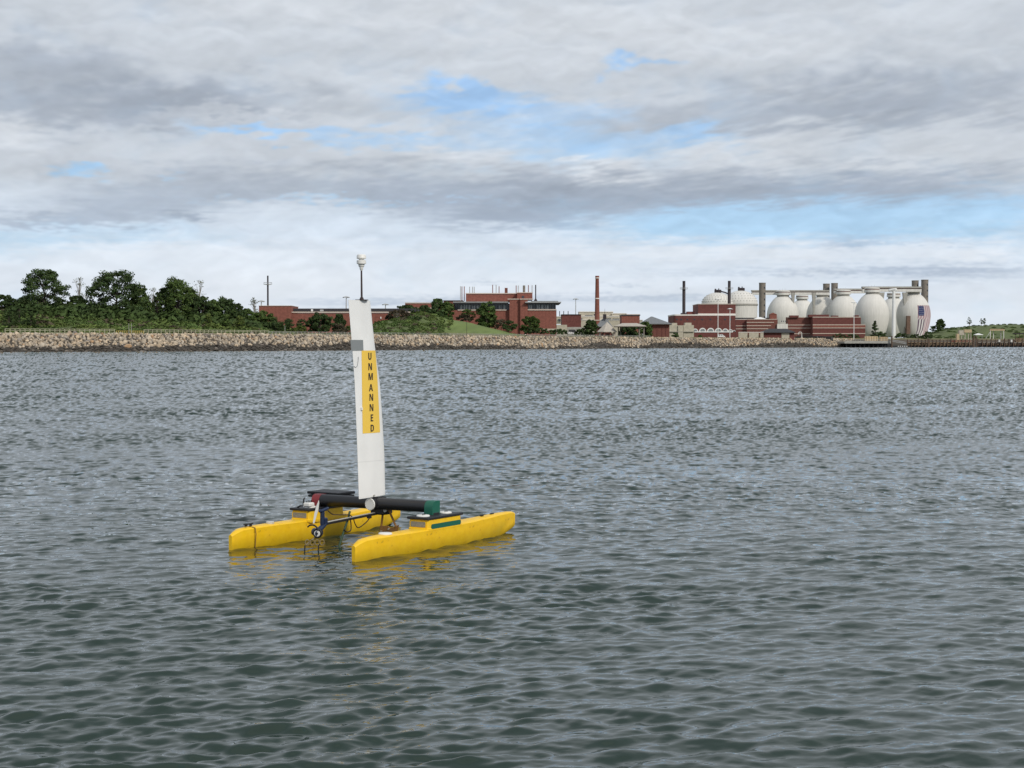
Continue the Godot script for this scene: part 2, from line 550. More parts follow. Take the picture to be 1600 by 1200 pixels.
func make_water() -> void:
	make_wave_tile()
	gust.noise_type = FastNoiseLite.TYPE_SIMPLEX_SMOOTH
	gust.frequency = 0.06
	gust.fractal_octaves = 3
	gust.seed = 5
	var rows := PackedFloat32Array([0.6, 2.0, 4.0, 6.0, 7.5, 8.5])
	var r := 9.2
	while r < 1700.0:
		rows.append(r)
		r += clampf(r * r / (FOCAL * EYE) * 1.05, 0.016, 60.0)
	rows.append(1900.0); rows.append(2600.0); rows.append(4000.0)
	var cols := PackedFloat32Array()
	var fine := deg_to_rad(23.0)
	var step := 1.55 / FOCAL
	var cn := int(2 * fine / step)
	for i in cn + 1: cols.append(-fine + 2 * fine * i / cn)
	var cc := 48
	for i in range(1, cc): cols.append(fine + (TAU - 2 * fine) * i / cc)
	var nc := cols.size(); var nr := rows.size()
	var v := PackedVector3Array(); v.resize(nr * nc)
	var nn := PackedVector3Array(); nn.resize(nr * nc)
	var uv := PackedVector2Array(); uv.resize(nr * nc)
	var sn := PackedFloat32Array(); var cs := PackedFloat32Array()
	for a in cols: sn.append(sin(a)); cs.append(cos(a))
	for j in nr:
		var rad := rows[j]
		var near := rad < 90.0
		for i in nc:
			var x := rad * sn[i]; var z := -rad * cs[i]
			var k := j * nc + i
			if i > cn or rad > 1650.0:
				v[k] = Vector3(x, 0, z); nn[k] = Vector3.UP
			else:
				var w := sea(x, z, smoothstep(45.0, 170.0, rad))
				var dz := 0.0
				if near:
					var fx := int(floorf(x * (WN / WL) + 0.5)) & (WN - 1); var fz := int(floorf(z * (WN / WL) + 0.5)) & (WN - 1)
					dz = push[fz * WN + fx] * ROUGH_A * 0.6
				v[k] = Vector3(x, w.x, z - dz)
				# far off only the wave faces turned to the shore of the viewer show; the backs are hidden behind crests
				var s_r := w.y * sn[i] - w.z * cs[i]
				if s_r < 0.0 and rad > 20.0:
					var back := -2.0 * s_r * smoothstep(20.0, 55.0, rad)
					w.y += back * sn[i]; w.z -= back * cs[i]
				nn[k] = Vector3(-w.y, 1.0, -w.z).normalized()
			uv[k] = Vector2(x, z)
	var ix := PackedInt32Array(); ix.resize((nr - 1) * nc * 6)
	var q := 0
	for j in nr - 1:
		for i in nc:
			var i2 := (i + 1) % nc
			var a := j * nc + i; var b := j * nc + i2; var c := a + nc; var d := b + nc
			ix[q] = a; ix[q + 1] = c; ix[q + 2] = d; ix[q + 3] = a; ix[q + 4] = d; ix[q + 5] = b
			q += 6
	var arr := []
	arr.resize(Mesh.ARRAY_MAX)
	arr[Mesh.ARRAY_VERTEX] = v; arr[Mesh.ARRAY_NORMAL] = nn; arr[Mesh.ARRAY_TEX_UV] = uv; arr[Mesh.ARRAY_INDEX] = ix
	var am := ArrayMesh.new()
	am.add_surface_from_arrays(Mesh.PRIMITIVE_TRIANGLES, arr)
	var m := StandardMaterial3D.new()
	m.resource_name = "harbour_water"
	m.albedo_color = Color(0.008, 0.023, 0.014).linear_to_srgb()
	m.roughness = 0.03
	m.metallic_specular = 0.5
	# ripples finer than the mesh
	var bump := Image.create(256, 256, false, Image.FORMAT_RGB8)
	var hh := PackedFloat32Array(); hh.resize(256 * 256)
	for y in 256:
		for x in 256:
			var p := wave[(y * 2) * WN + x * 2]
			bump.set_pixel(x, y, Color(0.5 - p.y * 0.10, 0.5 + p.z * 0.10, 1.0).clamp())
	m.normal_enabled = true
	m.normal_texture = ImageTexture.create_from_image(bump)
	m.normal_scale = 0.10
	m.uv1_scale = Vector3(1.0 / 2.3, 1.0 / 2.3, 1.0)
	am.surface_set_material(0, m)
	var o := MeshInstance3D.new()
	o.name = "water"
	o.mesh = am
	o.set_meta("kind", "structure")
	add_child(o)

# ---------------------------------------------------------------- land
func make_land() -> void:
	var mb := MB.new()
	var ts := [-30.0, -8.0, 0.0, 6.0, 12.0, 18.0, 20.0, 23.0, 26.0, 30.0, 35.0, 42.0, 50.0, 58.0, 66.0, 74.0, 82.0, 90.0, 98.0, 108.0, 120.0, 135.0, 150.0, 175.0, 200.0, 230.0, 260.0, 300.0, 400.0, 600.0, 1000.0, 2200.0]
	var f := FastNoiseLite.new()
	f.frequency = 0.03; f.seed = 9; f.fractal_octaves = 4
	var n0 := 0
	for px in range(-700, 2401, 10):
		n0 += 1
		for t: float in ts:
			var d := shore(px) + t
			var p := on_ground(px, d)
			if t > 30.0: p.y += f.get_noise_2d(p.x, p.z) * 0.5
			var g := f.get_noise_2d(p.x * 3.0, p.z * 3.0)
			var c := Color(0.095, 0.11, 0.038)
			if t < 18.5: c = Color(0.075, 0.062, 0.047) if p.y > 2.6 else Color(0.045, 0.04, 0.033)
			elif t < 36.0: c = Color(0.155, 0.14, 0.062)
			elif px < 500 or px > 1400: c = Color(0.085, 0.11, 0.034)
			elif px < 690: c = Color(0.082, 0.108, 0.034)
			elif px < 830: c = Color(0.125, 0.17, 0.045)
			c = c * (1.0 + g * 0.45)
			mb.col = Color(c.r, c.g, c.b)
			mb.vert(p, Vector3.UP)
	var k := ts.size()
	var acc := PackedVector3Array(); acc.resize(mb.v.size())
	for i in n0 - 1:
		for j in k - 1:
			var a := i * k + j; var b := a + 1; var c2 := a + k; var d2 := c2 + 1
			mb.tri_i(a, b, d2); mb.tri_i(a, d2, c2)
			var nn := (mb.v[d2] - mb.v[a]).cross(mb.v[c2] - mb.v[b])
			if nn.y < 0: nn = -nn
			for e in [a, b, c2, d2]: acc[e] += nn.normalized()
	for i in acc.size(): mb.n[i] = acc[i].normalized() if acc[i].length() > 0 else Vector3.UP
	var m := mat("grass_ground", Color(1, 1, 1), 0.95)
	m.vertex_color_use_as_albedo = true
	var o := put(mb, "ground", m)
	o.set_meta("kind", "structure")

func rock_mesh(seed_: int, m: Material) -> ArrayMesh:
	var r := RandomNumberGenerator.new()
	r.seed = seed_
	var t := (1.0 + sqrt(5.0)) / 2.0
	var p := [Vector3(-1, t, 0), Vector3(1, t, 0), Vector3(-1, -t, 0), Vector3(1, -t, 0), Vector3(0, -1, t), Vector3(0, 1, t), Vector3(0, -1, -t), Vector3(0, 1, -t), Vector3(t, 0, -1), Vector3(t, 0, 1), Vector3(-t, 0, -1), Vector3(-t, 0, 1)]
	var fs := [0, 11, 5, 0, 5, 1, 0, 1, 7, 0, 7, 10, 0, 10, 11, 1, 5, 9, 5, 11, 4, 11, 10, 2, 10, 7, 6, 7, 1, 8, 3, 9, 4, 3, 4, 2, 3, 2, 6, 3, 6, 8, 3, 8, 9, 4, 9, 5, 2, 4, 11, 6, 2, 10, 8, 6, 7, 9, 8, 1]
	for i in 12: p[i] = p[i].normalized() * r.randf_range(0.36, 0.62)
	var mb := MB.new()
	for i in range(0, 60, 3): mb.flat_tri(p[fs[i]], p[fs[i + 1]], p[fs[i + 2]], Vector3.ZERO)
	return mb.mesh(m)

func copies(called: String, mesh_: Mesh, tf: Array, cl: Array) -> MultiMeshInstance3D:
	var mm := MultiMesh.new()
	mm.transform_format = MultiMesh.TRANSFORM_3D
	mm.use_colors = true
	mm.mesh = mesh_
	mm.instance_count = tf.size()
	for i in tf.size():
		mm.set_instance_transform(i, tf[i])
		mm.set_instance_color(i, cl[i])
	var o := MultiMeshInstance3D.new()
	o.name = numbered(called)
	o.multimesh = mm
	add_child(o, true)
	return o

func make_riprap() -> void:
	var m := mat("rock", Color(1, 1, 1), 0.92)
	m.vertex_color_use_as_albedo = true
	var f := FastNoiseLite.new()
	f.frequency = 0.012; f.seed = 31; f.fractal_octaves = 3
	var dry_t := []; var dry_c := []; var wet_t := []; var wet_c := []
	var px := -330.0
	while px < 1335.0:
		var d0 := shore(px)
		var step := 1.15 / d0 * FOCAL      # about one stone along the shore
		var t := -1.5
		while t < 20.0:
			var ppx := px + rng.randf_range(-0.5, 0.5) * step
			var tt := t + rng.randf_range(-0.6, 0.6)
			var p := on_ground(ppx, shore(ppx) + tt)
			var s := rng.randf_range(0.65, 1.6) * (1.5 if rng.randf() < 0.08 else 1.0)
			var bare := f.get_noise_2d(p.x, p.z * 0.7)
			var tide := 2.4 + bare * 3.2 + rng.randf_range(-0.4, 0.4)
			var b := Basis.from_euler(Vector3(rng.randf() * TAU, rng.randf() * TAU, rng.randf() * TAU)) * Basis.from_scale(Vector3(s * rng.randf_range(0.8, 1.5), s * rng.randf_range(0.6, 1.0), s))
			p.y += rng.randf_range(-0.1, 0.35)
			if p.y > tide:
				var w := rng.randf_range(0.62, 1.25)
				var c := Color(0.48, 0.375, 0.26).lerp(Color(0.41, 0.36, 0.295), rng.randf())
				if rng.randf() < 0.03: c = Color(0.40, 0.26, 0.15)
				if rng.randf() < 0.10: c = Color(0.24, 0.21, 0.18)
				dry_t.append(Transform3D(b, p)); dry_c.append(c * w)
			else:
				# the foreshore: dark weed-grown rock, lower and flatter
				if bare > 0.25 and p.y > 0.5 and rng.randf() < 0.5:
					t += 1.3
					continue
				b = Basis.from_scale(Vector3(1.2, 0.62, 1.2)) * b
				var c2 := Color(0.040, 0.033, 0.027).lerp(Color(0.098, 0.082, 0.066), rng.randf())
				if rng.randf() < 0.13: c2 = Color(0.19, 0.165, 0.14)
				wet_t.append(Transform3D(b, p)); wet_c.append(c2)
			t += 1.25
		px += step
	tag(copies("riprap_boulders", rock_mesh(3, m), dry_t, dry_c), "tan boulders of the rock armour along the whole shore", "boulders", "", "stuff")
	tag(copies("wet_rocks", rock_mesh(8, m), wet_t, wet_c), "dark weed-covered rocks between the tan boulders and the water", "rocks", "", "stuff")

# ---------------------------------------------------------------- windows and small building parts
func window(parent: Node3D, px0: float, px1: float, py0: float, py1: float, dist: float, glass := "glass", frame := "") -> void:
	var e := 0.25 / dist * FOCAL
	var f := pbox(parent, "window", M[frame if frame else "stone_band"], px0 - e, px1 + e, py0 - e * 0.6, py1 + e, dist + 0.12, 0.3)
	pbox_in(f, parent, "pane", M[glass], px0, px1, py0, py1, dist + 0.06, 0.2)

func pbox_in(part: Node3D, root: Node3D, called: String, m: Material, px0: float, px1: float, py0: float, py1: float, dist: float, deep: float) -> MeshInstance3D:
	var a := at(px0, py0, dist) - root.position
	var b := at(px1, py1, dist) - root.position
	var mb := MB.new()
	mb.box(Vector3((a.x + b.x) / 2, (a.y + b.y) / 2, a.z - deep / 2), Vector3(b.x - a.x, a.y - b.y, deep))
	return put(mb, called, m, part)

func pipe(parent: Node3D, called: String, m: Material, px: float, py0: float, py1: float, dist: float, rad: float, rad_top := -1.0) -> MeshInstance3D:
	var a := at(px, py0, dist) - parent.position
	var b := at(px, py1, dist) - parent.position
	var mb := MB.new()
	mb.tube([Vector3(a.x, b.y, a.z), Vector3(a.x, a.y, a.z)], [rad, rad_top if rad_top > 0 else rad], 10)
	return put(mb, called, m, parent)

func hip_roof(parent: Node3D, called: String, m: Material, px0: float, px1: float, ridge0: float, ridge1: float, py_eave: float, py_ridge: float, dist: float, deep: float) -> MeshInstance3D:
	var o := parent.position
	var a := at(px0, py_eave, dist) - o; var b := at(px1, py_eave, dist) - o
	var r0 := at(ridge0, py_ridge, dist) - o; var r1 := at(ridge1, py_ridge, dist) - o
	r0.z = a.z - deep / 2; r1.z = r0.z
	var c := b - Vector3(0, 0, deep); var d := a - Vector3(0, 0, deep)
	var mid := (a + c) / 2 - Vector3(0, 0.5, 0)
	var mb := MB.new()
	for t: Array in [[a, b, r1], [a, r1, r0], [b, c, r1], [c, d, r0], [c, r0, r1], [d, a, r0]]: mb.flat_tri(t[0], t[1], t[2], mid)
	mb.quad(a, b, c, d, Vector3.DOWN)
	var lip := Vector3(0, 0.35, 0)
	for e: Array in [[a, b, Vector3.BACK], [b, c, Vector3.RIGHT], [c, d, Vector3.FORWARD], [d, a, Vector3.LEFT]]: mb.quad(e[0] - lip, e[1] - lip, e[1], e[0], e[2])
	return put(mb, called, m, parent)

func light_mast(label: String, px: float, py_top: float, py_base: float, dist: float, pale := false) -> void:
	var p := at(px, py_base, dist)
	var o := thing("light_mast", label, "light mast", p, 0.0, "tall light masts of the works")
	var m: Material = M["white"] if pale else M["galv"]
	pipe(o, "pole", m, px, py_top, py_base, dist, 0.34 if not pale else 0.26, 0.2)
	var t := at(px, py_top, dist) - p
	var mb := MB.new()
	mb.lathe([Vector2(0.01, 0.5), Vector2(0.4, 0.42), Vector2(1.7, 0.0), Vector2(1.75, -0.12), Vector2(0.01, -0.12)], 14, t)
	put(mb, "ring", m, o)
	for k in 4:
		var b := MB.new()
		var w := TAU * k / 4 + 0.4
		b.bevel_box(t + Vector3(cos(w) * 1.7, -0.25, sin(w) * 1.7), Vector3(0.8, 0.4, 0.8), 0.08)
		put(b, "lamp", M["galv"], o)

func make_buildings() -> void:
	# the long brick building behind the trees on the left
	var D := 790.0
	var b := site("brick_building", "long low red brick building with dark roof edge behind the shore trees", "building", 520, D)
	pbox(b, "wall", M.brick, 432, 640, 489, 520, D, 40, true)
	pbox(b, "coping", M.stone_band, 431, 641, 486.9, 488.8, D - 0.4, 1.6)
	pbox(b, "roof", M.dark_roof, 454, 650, 482, 486.8, D + 5, 30)
	var u := pbox(b, "upper_block", M.brick, 404.5, 455, 478, 489, D - 2, 26, true)
	pbox_in(u, b, "roof_edge", M.stone_band, 404, 455.4, 477.3, 478.1, D - 2.3, 27)
	window(b, 414, 419, 484, 488.5, D - 2)
	window(b, 420.5, 424, 484, 488.5, D - 2)
	pbox(b, "roof_vent", M.white, 486, 488.5, 483, 486.5, D + 2, 2)
	pbox(b, "roof_vent", M.galv, 500, 505, 483.6, 486.5, D + 2, 2)
	pbox(b, "wall_lamp", M.white, 594.3, 595.8, 495, 498, D - 0.4, 0.5)

	# brick block behind the grassy mound
	D = 905.0
	b = site("brick_building", "small brick block with pale band rising behind the grassy mound", "building", 655, D)
	pbox(b, "wall", M.brick, 633, 676, 474, 500, D, 26, true)
	pbox(b, "coping", M.stone_band, 632.6, 690, 472.6, 474, D - 0.3, 27)
	pbox(b, "ledge", M.stone_band, 640, 675, 480.5, 482, D - 0.3, 0.6)
	pbox(b, "wall_low", M.brick, 676, 692, 474, 500, D + 3, 26, true)
	window(b, 652, 655, 476, 479, D)

	# main office and laboratory building
	D = 900.0
	b = site("office_building", "large red brick office building with overhanging flat roofs and roof pipes", "building", 790, D)
	pbox(b, "wall", M.brick, 693, 722, 470.5, 500, D + 10, 30, true)
	pbox(b, "parapet", M.dark_roof, 692.5, 723, 469.2, 470.5, D + 9.5, 31)
	pbox(b, "wall", M.brick, 705, 796, 484.5, 522, D, 34, true)
	pbox(b, "wall", M.brick, 796, 813, 466.8, 524, D - 3, 34, true)
	pbox(b, "wall", M.brick, 813, 824.5, 466.8, 524, D - 5, 34, true)
	pbox(b, "wall", M.brick, 824.5, 869.5, 485, 524, D - 4, 34, true)
	var up := pbox(b, "upper_block", M.brick, 728, 808, 459.2, 471, D + 6, 26)
	pbox_in(up, b, "roof_edge", M.stone_band, 727.5, 808, 457.8, 459.2, D + 5.5, 27)
	var up2 := pbox(b, "upper_block", M.brick, 808, 832, 457.8, 468, D + 2, 28)
	pbox_in(up2, b, "roof_edge", M.stone_band, 807.8, 832.4, 456.6, 457.8, D + 1.6, 29)
	pbox(b, "ledge", M.stone_band, 793, 811, 466.6, 468, D - 3.4, 4)
	pbox(b, "ledge", M.stone_band, 812, 833, 466.6, 468, D - 5.4, 6)
	# glazed upper storey under the overhanging roofs
	for s: Array in [[710, 796, D], [824, 868.5, D - 4]]:
		pbox(b, "glazed_storey", M.glass, s[0], s[1], 474.5, 484, s[2] + 1.0, 30)
		var x: float = s[0] + 2.0
		while x < s[1] - 4.0:
			var w := rng.randf_range(3.0, 6.0)
			if rng.randf() < 0.6: pbox(b, "window", M.pale_glass, x, minf(x + w, s[1] - 1), 476.0 + rng.randf() * 1.5, 482.8, s[2] + 0.8, 0.3)
			x += w + rng.randf_range(0.8, 2.5)
		x = s[0]
		while x < s[1]:
			pbox(b, "mullion", M.dark_roof, x, x + 0.6, 474.6, 483.6, s[2] + 0.6, 0.3)
			x += 4.2
	pbox(b, "sill_band", M.stone_band, 715, 792, 483.6, 485.2, D - 0.5, 1.0)
	pbox(b, "sill_band", M.stone_band, 824.5, 869.7, 483.0, 485.0, D - 4.5, 1.0)
	var rf := pbox(b, "roof", M.dark_roof, 708, 794, 472.4, 474.4, D - 3, 36)
	pbox_in(rf, b, "fascia", M.galv, 707.6, 794.4, 471.4, 472.6, D - 3.3, 36.6)
	rf = pbox(b, "roof", M.dark_roof, 821, 876, 472.6, 474.2, D - 7, 40)
	pbox_in(rf, b, "fascia", M.galv, 820.6, 877, 471.3, 472.8, D - 7.4, 40.8)
	rf = pbox(b, "roof_top", M.grey_roof, 830, 872, 470.2, 471.4, D - 2, 26)
	for w: Array in [[745, 754.5, 464.5, 471], [756, 768, 464.5, 471], [784.5, 788, 464.5, 469.5], [789, 793, 463.5, 469.5]]: window(b, w[0], w[1], w[2], w[3], D + 6, "glass", "brick_dark")
	for w: Array in [[800, 802, 475.5, 480.5], [806, 808.8, 475.5, 480.5], [800, 802, 491.5, 495], [805.5, 809, 491.5, 495.5], [800, 802, 505, 509], [806.5, 809.5, 505, 509]]: window(b, w[0], w[1], w[2], w[3], D - 3)
	for w: Array in [[818.5, 820.3, 476, 482], [819, 821, 491.5, 495]]: window(b, w[0], w[1], w[2], w[3], D - 5)
	for y: float in [491.5, 505.3]:
		for w: Array in [[828.5, 830], [833, 841], [844.5, 846.5], [850, 854], [856.5, 860.5], [863.5, 867.5]]:
			window(b, w[0], w[1], y, y + 4.2, D - 4)
	for y: float in [492.0, 505.0]:
		for x: float in [772.5, 779.5, 786.0]: window(b, x, x + 3.2, y, y + 4.0, D)
	# round window
	var mb := MB.new()
	var rp := at(817, 464, D + 2) - b.position
	mb.lathe([Vector2(0.01, 0.0), Vector2(0.75, 0.0), Vector2(0.75, -0.3)], 18, rp + Vector3(0, 0, 0.08), Basis(Vector3.RIGHT, PI / 2))
	put(mb, "round_window", M.glass, b)
	pbox(b, "base_course", M.beige, 846, 869.8, 513.5, 516.5, D - 4.3, 0.6)
	pbox(b, "chimney", M.brick_dark, 788.6, 793.2, 449.8, 458.5, D + 14, 2.2)
	for p: Array in [[719.6, 447.5, 470], [721.8, 447.5, 470], [725.4, 447.5, 470.5], [733.9, 448, 459], [738.2, 448, 459], [741.0, 448, 459], [769.8, 445, 459], [775.2, 445, 459], [779.8, 447.3, 459], [806.5, 446, 458], [809.8, 446, 458], [825.6, 445.5, 457.5], [831.4, 445.5, 457.5]]:
		pipe(b, "roof_pipe", M.galv if rng.randf() < 0.7 else M.brick, p[0], p[1], p[2], D + 8, 0.24)
	pipe(b, "roof_pipe", M.concrete_brown, 818.8, 446, 458, D + 8, 0.75)
	var rp2 := pipe(b, "roof_pipe", M.steel_dark, 837.0, 445, 470.5, D + 4, 0.33)
	mb = MB.new()
	mb.lathe([Vector2(1.1, 0.0), Vector2(0.45, 1.3), Vector2(0.3, 1.5)], 12, at(837, 470.5, D + 4) - b.position)
	put(mb, "flared_foot", M.steel_dark, rp2)

	# terraced beige building in the distance
	D = 1250.0
	b = site("terraced_building", "distant beige terraced building behind the tall brick chimney", "building", 940, D)
	for s: Array in [[868, 886, 495, 506, 0], [905, 958, 487.5, 508, 4], [897, 975, 494.5, 510, 0], [956, 979, 490.2, 508, 2], [899, 1004, 500.5, 514, -4]]:
		pbox(b, "storey", M.beige, s[0], s[1], s[2], s[3], D + s[4], 20, s[2] > 499)
		pbox(b, "ledge", M.white_band, s[0] - 0.4, s[1] + 0.4, s[2] - 1.0, s[2], D + s[4] - 0.5, 21)
	for s: Array in [[914, 926, 492.3, 494.4], [928, 932, 490.6, 494.4], [905, 910, 497.5, 500], [944, 955, 497.5, 499.6], [957, 968, 497.8, 499.8], [958, 966, 492, 494.4], [958, 968, 503, 507], [872, 876, 498.5, 502.5], [879, 884, 498.5, 502.5]]: window(b, s[0], s[1], s[2], s[3], D - 4 if s[2] > 500 else D - 1 if s[2] > 495 else D + 2, "glass", "beige")

	D = 1010.0
	b = site("brick_building", "square dark brick building with two slit windows left of chimney", "building", 893, D)
	pbox(b, "wall", M.brick_deep, 878, 908, 492.2, 511, D, 22)
	pbox(b, "roof_edge", M.dark_roof, 877.4, 908.4, 491.0, 492.2, D - 0.4, 23)
	window(b, 888.6, 890.2, 497.5, 501.5, D, "glass", "brick_deep"); window(b, 893.2, 894.8, 497.5, 501.5, D, "glass", "brick_deep")
	pbox(b, "base_course", M.concrete_grey, 886, 912, 511, 521, D - 0.6, 20, true)
	pbox(b, "doorway", M.dark_roof, 889, 899, 515, 521, D - 1, 1)
	pbox(b, "side_wall", M.beige, 870, 886, 507.5, 519, D - 3, 8, true)
	for x: float in [874.4, 880.8, 887.7]: pipe(b, "roof_pipe", M.steel_dark, x, 486, 494, D + 8, 0.25)

	D = 1090.0
	var ch := site("brick_chimney", "tall tapered red brick chimney with two white rings", "chimney", 933, D)
	mb = MB.new()
	var y0 := at(933, 505, D).y - ch.position.y; var y1 := at(933, 431, D).y - ch.position.y
	var k := D / FOCAL
	mb.lathe([Vector2(4.3 * k, -0.5), Vector2(3.95 * k, y0), Vector2(2.75 * k, y1 - 2.2), Vector2(3.1 * k, y1 - 1.8), Vector2(3.1 * k, y1), Vector2(2.3 * k, y1), Vector2(2.3 * k, y1 - 1.5)], 20)
	put(mb, "shaft", M.brick, ch)
	for r: Array in [[466.5, 3.35], [434.3, 2.86]]:
		mb = MB.new()
		var yy := at(933, r[0], D).y - ch.position.y
		var rr: float = r[1] * k
		mb.lathe([Vector2(rr, yy - 0.35), Vector2(rr + 0.15, yy - 0.3), Vector2(rr + 0.15, yy + 0.3), Vector2(rr, yy + 0.35)], 20)
		put(mb, "white_ring", M.white_band, ch)
	pbox(ch, "plinth", M.stone_band, 928.3, 937.5, 499.6, 501, D - 1.9, 3.9)

	b = site("brick_building", "low brick block with dark roof behind the open flat pavilion", "building", 986, D)
	pbox(b, "wall", M.brick, 971.5, 999.5, 493.3, 512, D, 20, true)
	pbox(b, "roof_edge", M.dark_roof, 971, 1000.5, 491.8, 493.3, D - 0.4, 21)
	pbox(b, "ledge", M.stone_band, 979, 1000, 490.8, 491.8, D + 1, 18)

	D = 1020.0
	var gl := site("slate_roof_house", "steep grey slate roof with small dark cupola beside chimney foot", "building", 940, D)
	hip_roof(gl, "roof", M.grey_roof, 932, 957, 942, 949, 510, 498, D + 12, 12)
	pbox(gl, "wall", M.brick_dark, 933.5, 955, 510, 520, D + 14, 9, true)
	pbox(gl, "cupola", M.steel_dark, 942.4, 947.5, 491, 498.5, D + 15, 2)
	pipe(gl, "finial", M.steel_dark, 945, 482, 491, D + 16, 0.16, 0.05)

	D = 985.0
	var pv := site("cone_roof_pavilion", "round shelter with steep pale pointed roof and brick posts", "pavilion", 948, D)
	mb = MB.new()
	var c0 := at(948.5, 518.3, D + 8) - pv.position
	k = D / FOCAL
	for i in 8:
		var a0 := TAU * (i + 0.5) / 8; var a1 := TAU * (i + 1.5) / 8
		var p0 := c0 + Vector3(cos(a0), 0, sin(a0)) * 16.6 * k; var p1 := c0 + Vector3(cos(a1), 0, sin(a1)) * 16.6 * k
		var top := c0 + Vector3(0, 15.6 * k, 0)
		mb.flat_tri(p0, p1, top, c0)
		mb.quad(p0 - Vector3(0, 0.3, 0), p1 - Vector3(0, 0.3, 0), p1, p0, ((p0 + p1) / 2 - c0).normalized())
		mb.flat_tri(p0 - Vector3(0, 0.3, 0), p1 - Vector3(0, 0.3, 0), c0 - Vector3(0, 0.3, 0), top)
	put(mb, "roof", M.pale_roof, pv)
	for i in 8:
		var a2 := TAU * (i + 0.5) / 8
		mb = MB.new()
		var pp := c0 + Vector3(cos(a2), 0, sin(a2)) * 12.5 * k
		mb.box(Vector3(pp.x, (c0.y - 0.5) / 2, pp.z), Vector3(1.1, c0.y + 0.4, 1.1))
		put(mb, "post", M.stone_band if i % 3 == 0 else M.brick_dark, pv)
	mb = MB.new()
	mb.lathe([Vector2(9 * k, -0.4), Vector2(9 * k, c0.y - 1.0), Vector2(0.01, c0.y - 0.9)], 12, Vector3(c0.x, 0, c0.z))
	put(mb, "core", M.brick_deep, pv)

	pv = site("flat_roof_pavilion", "open shelter with wide pale hipped roof on two brick piers", "pavilion", 986, D)
	hip_roof(pv, "roof", M.pale_roof, 961, 1010, 974, 996, 509.2, 504.6, D, 14)
	pbox(pv, "fascia", M.concrete_brown, 962, 1009, 509.3, 511, D + 0.4, 13)
	for x: float in [998, 1005.3]: pbox(pv, "post", M.concrete_brown, x, x + 1.9, 511, 526, D + 2, 1.2, true)
	for x: float in [965.5, 969]: pbox(pv, "post", M.concrete_brown, x, x + 1.6, 511, 526, D + 9, 1.2, true)

	D = 1030.0
	b = site("hip_roof_building", "brick building under a broad grey hipped roof near the beach", "building", 1032, D)
	pbox(b, "wall", M.brick_dark, 1019, 1046, 506.5, 530, D, 20, true)
	hip_roof(b, "roof", M.grey_roof, 1002, 1049.5, 1020, 1022, 505.6, 494, D - 3, 26)
	pbox(b, "fascia", M.stone_band, 1003, 1049, 505.7, 507, D - 2.6, 25)
	pbox(b, "column", M.stone_band, 1016, 1018.4, 507, 519, D - 2, 1.4, true)
	for x: float in [1021, 1031, 1036.5, 1041.5]: window(b, x, x + 2.2, 509, 511.4, D, "glass", "brick_dark")
	for x: float in [1031, 1036, 1041.5]: window(b, x, x + 2.4, 521, 524.6, D, "glass", "brick_dark")
	for x: float in [1026.5, 1033.8, 1040.0]: pbox(b, "pilaster", M.brick_deep, x, x + 0.8, 512, 527, D - 0.2, 0.5)

	for q: Array in [["thin grey light mast at the left end of the long brick building", 408.3, 470.5, 480, 800.0], ["grey light mast just left of the top of the white sail", 541, 464, 483, 830.0], ["short light mast on the long roof right of the sail", 602.3, 475.5, 484, 880.0], ["tall grey light mast between office building and brick chimney", 899.6, 467, 492, 1100.0]]:
		light_mast(q[0], q[1], q[2], q[3], q[4])

func steel_stack(label: String, px: float, py_top: float, py_base: float, py_ring: float, half: float, dist: float) -> void:
	var p := at(px, py_base, dist)
	var k := dist / FOCAL
	var o := thing("steel_stack", label, "chimney", p, 0.0, "dark steel stacks of the works")
	var h := at(px, py_top, dist).y - p.y
	var rg := at(px, py_ring, dist).y - p.y
	var mb := MB.new()
	mb.lathe([Vector2(half * 1.25 * k, 0), Vector2(half * 1.05 * k, h * 0.05), Vector2(half * k, h * 0.06), Vector2(half * k, rg), Vector2(half * 0.9 * k, rg + 0.2), Vector2(half * 0.9 * k, h), Vector2(half * 0.7 * k, h), Vector2(half * 0.7 * k, h - 1.5)], 16)
	put(mb, "shaft", M.steel_dark, o)
	mb = MB.new()
	mb.lathe([Vector2(half * k, rg - 0.2), Vector2(half * k + 1.7, rg), Vector2(half * k + 1.7, rg + 0.15), Vector2(half * k, rg + 0.15)], 16)
	var pl := put(mb, "platform", M.galv, o)
	mb = MB.new()
	for i in 12:
		var w := TAU * i / 12; var w2 := TAU * (i + 1) / 12
		var q := Vector3(cos(w), 0, sin(w)) * (half * k + 1.65); var q2 := Vector3(cos(w2), 0, sin(w2)) * (half * k + 1.65)
		mb.tube([q + Vector3(0, rg, 0), q + Vector3(0, rg + 1.1, 0)], [0.05], 4)
		mb.tube([q + Vector3(0, rg + 1.1, 0), q2 + Vector3(0, rg + 1.1, 0)], [0.05], 4)
	put(mb, "railing", M.galv, pl)

# ---------------------------------------------------------------- treatment plant
func ring_window(parent: Node3D, m: Material, c: Vector3, r0: float, r1: float, deep: float) -> MeshInstance3D:
	var mb := MB.new()
	var n := 14
	for i in n:
		var a := PI * i / n; var b := PI * (i + 1) / n
		var p := [Vector3(cos(a) * r0, sin(a) * r0, 0), Vector3(cos(a) * r1, sin(a) * r1, 0), Vector3(cos(b) * r1, sin(b) * r1, 0), Vector3(cos(b) * r0, sin(b) * r0, 0)]
		var bk := Vector3(0, 0, -deep)
		mb.quad(c + p[0], c + p[1], c + p[2], c + p[3], Vector3.BACK)
		mb.quad(c + p[1], c + p[1] + bk, c + p[2] + bk, c + p[2], ((p[1] + p[2]) / 2).normalized())
		mb.quad(c + p[0], c + p[0] + bk, c + p[3] + bk, c + p[3], -((p[0] + p[3]) / 2).normalized())
	return put(mb, "arch", m, parent)

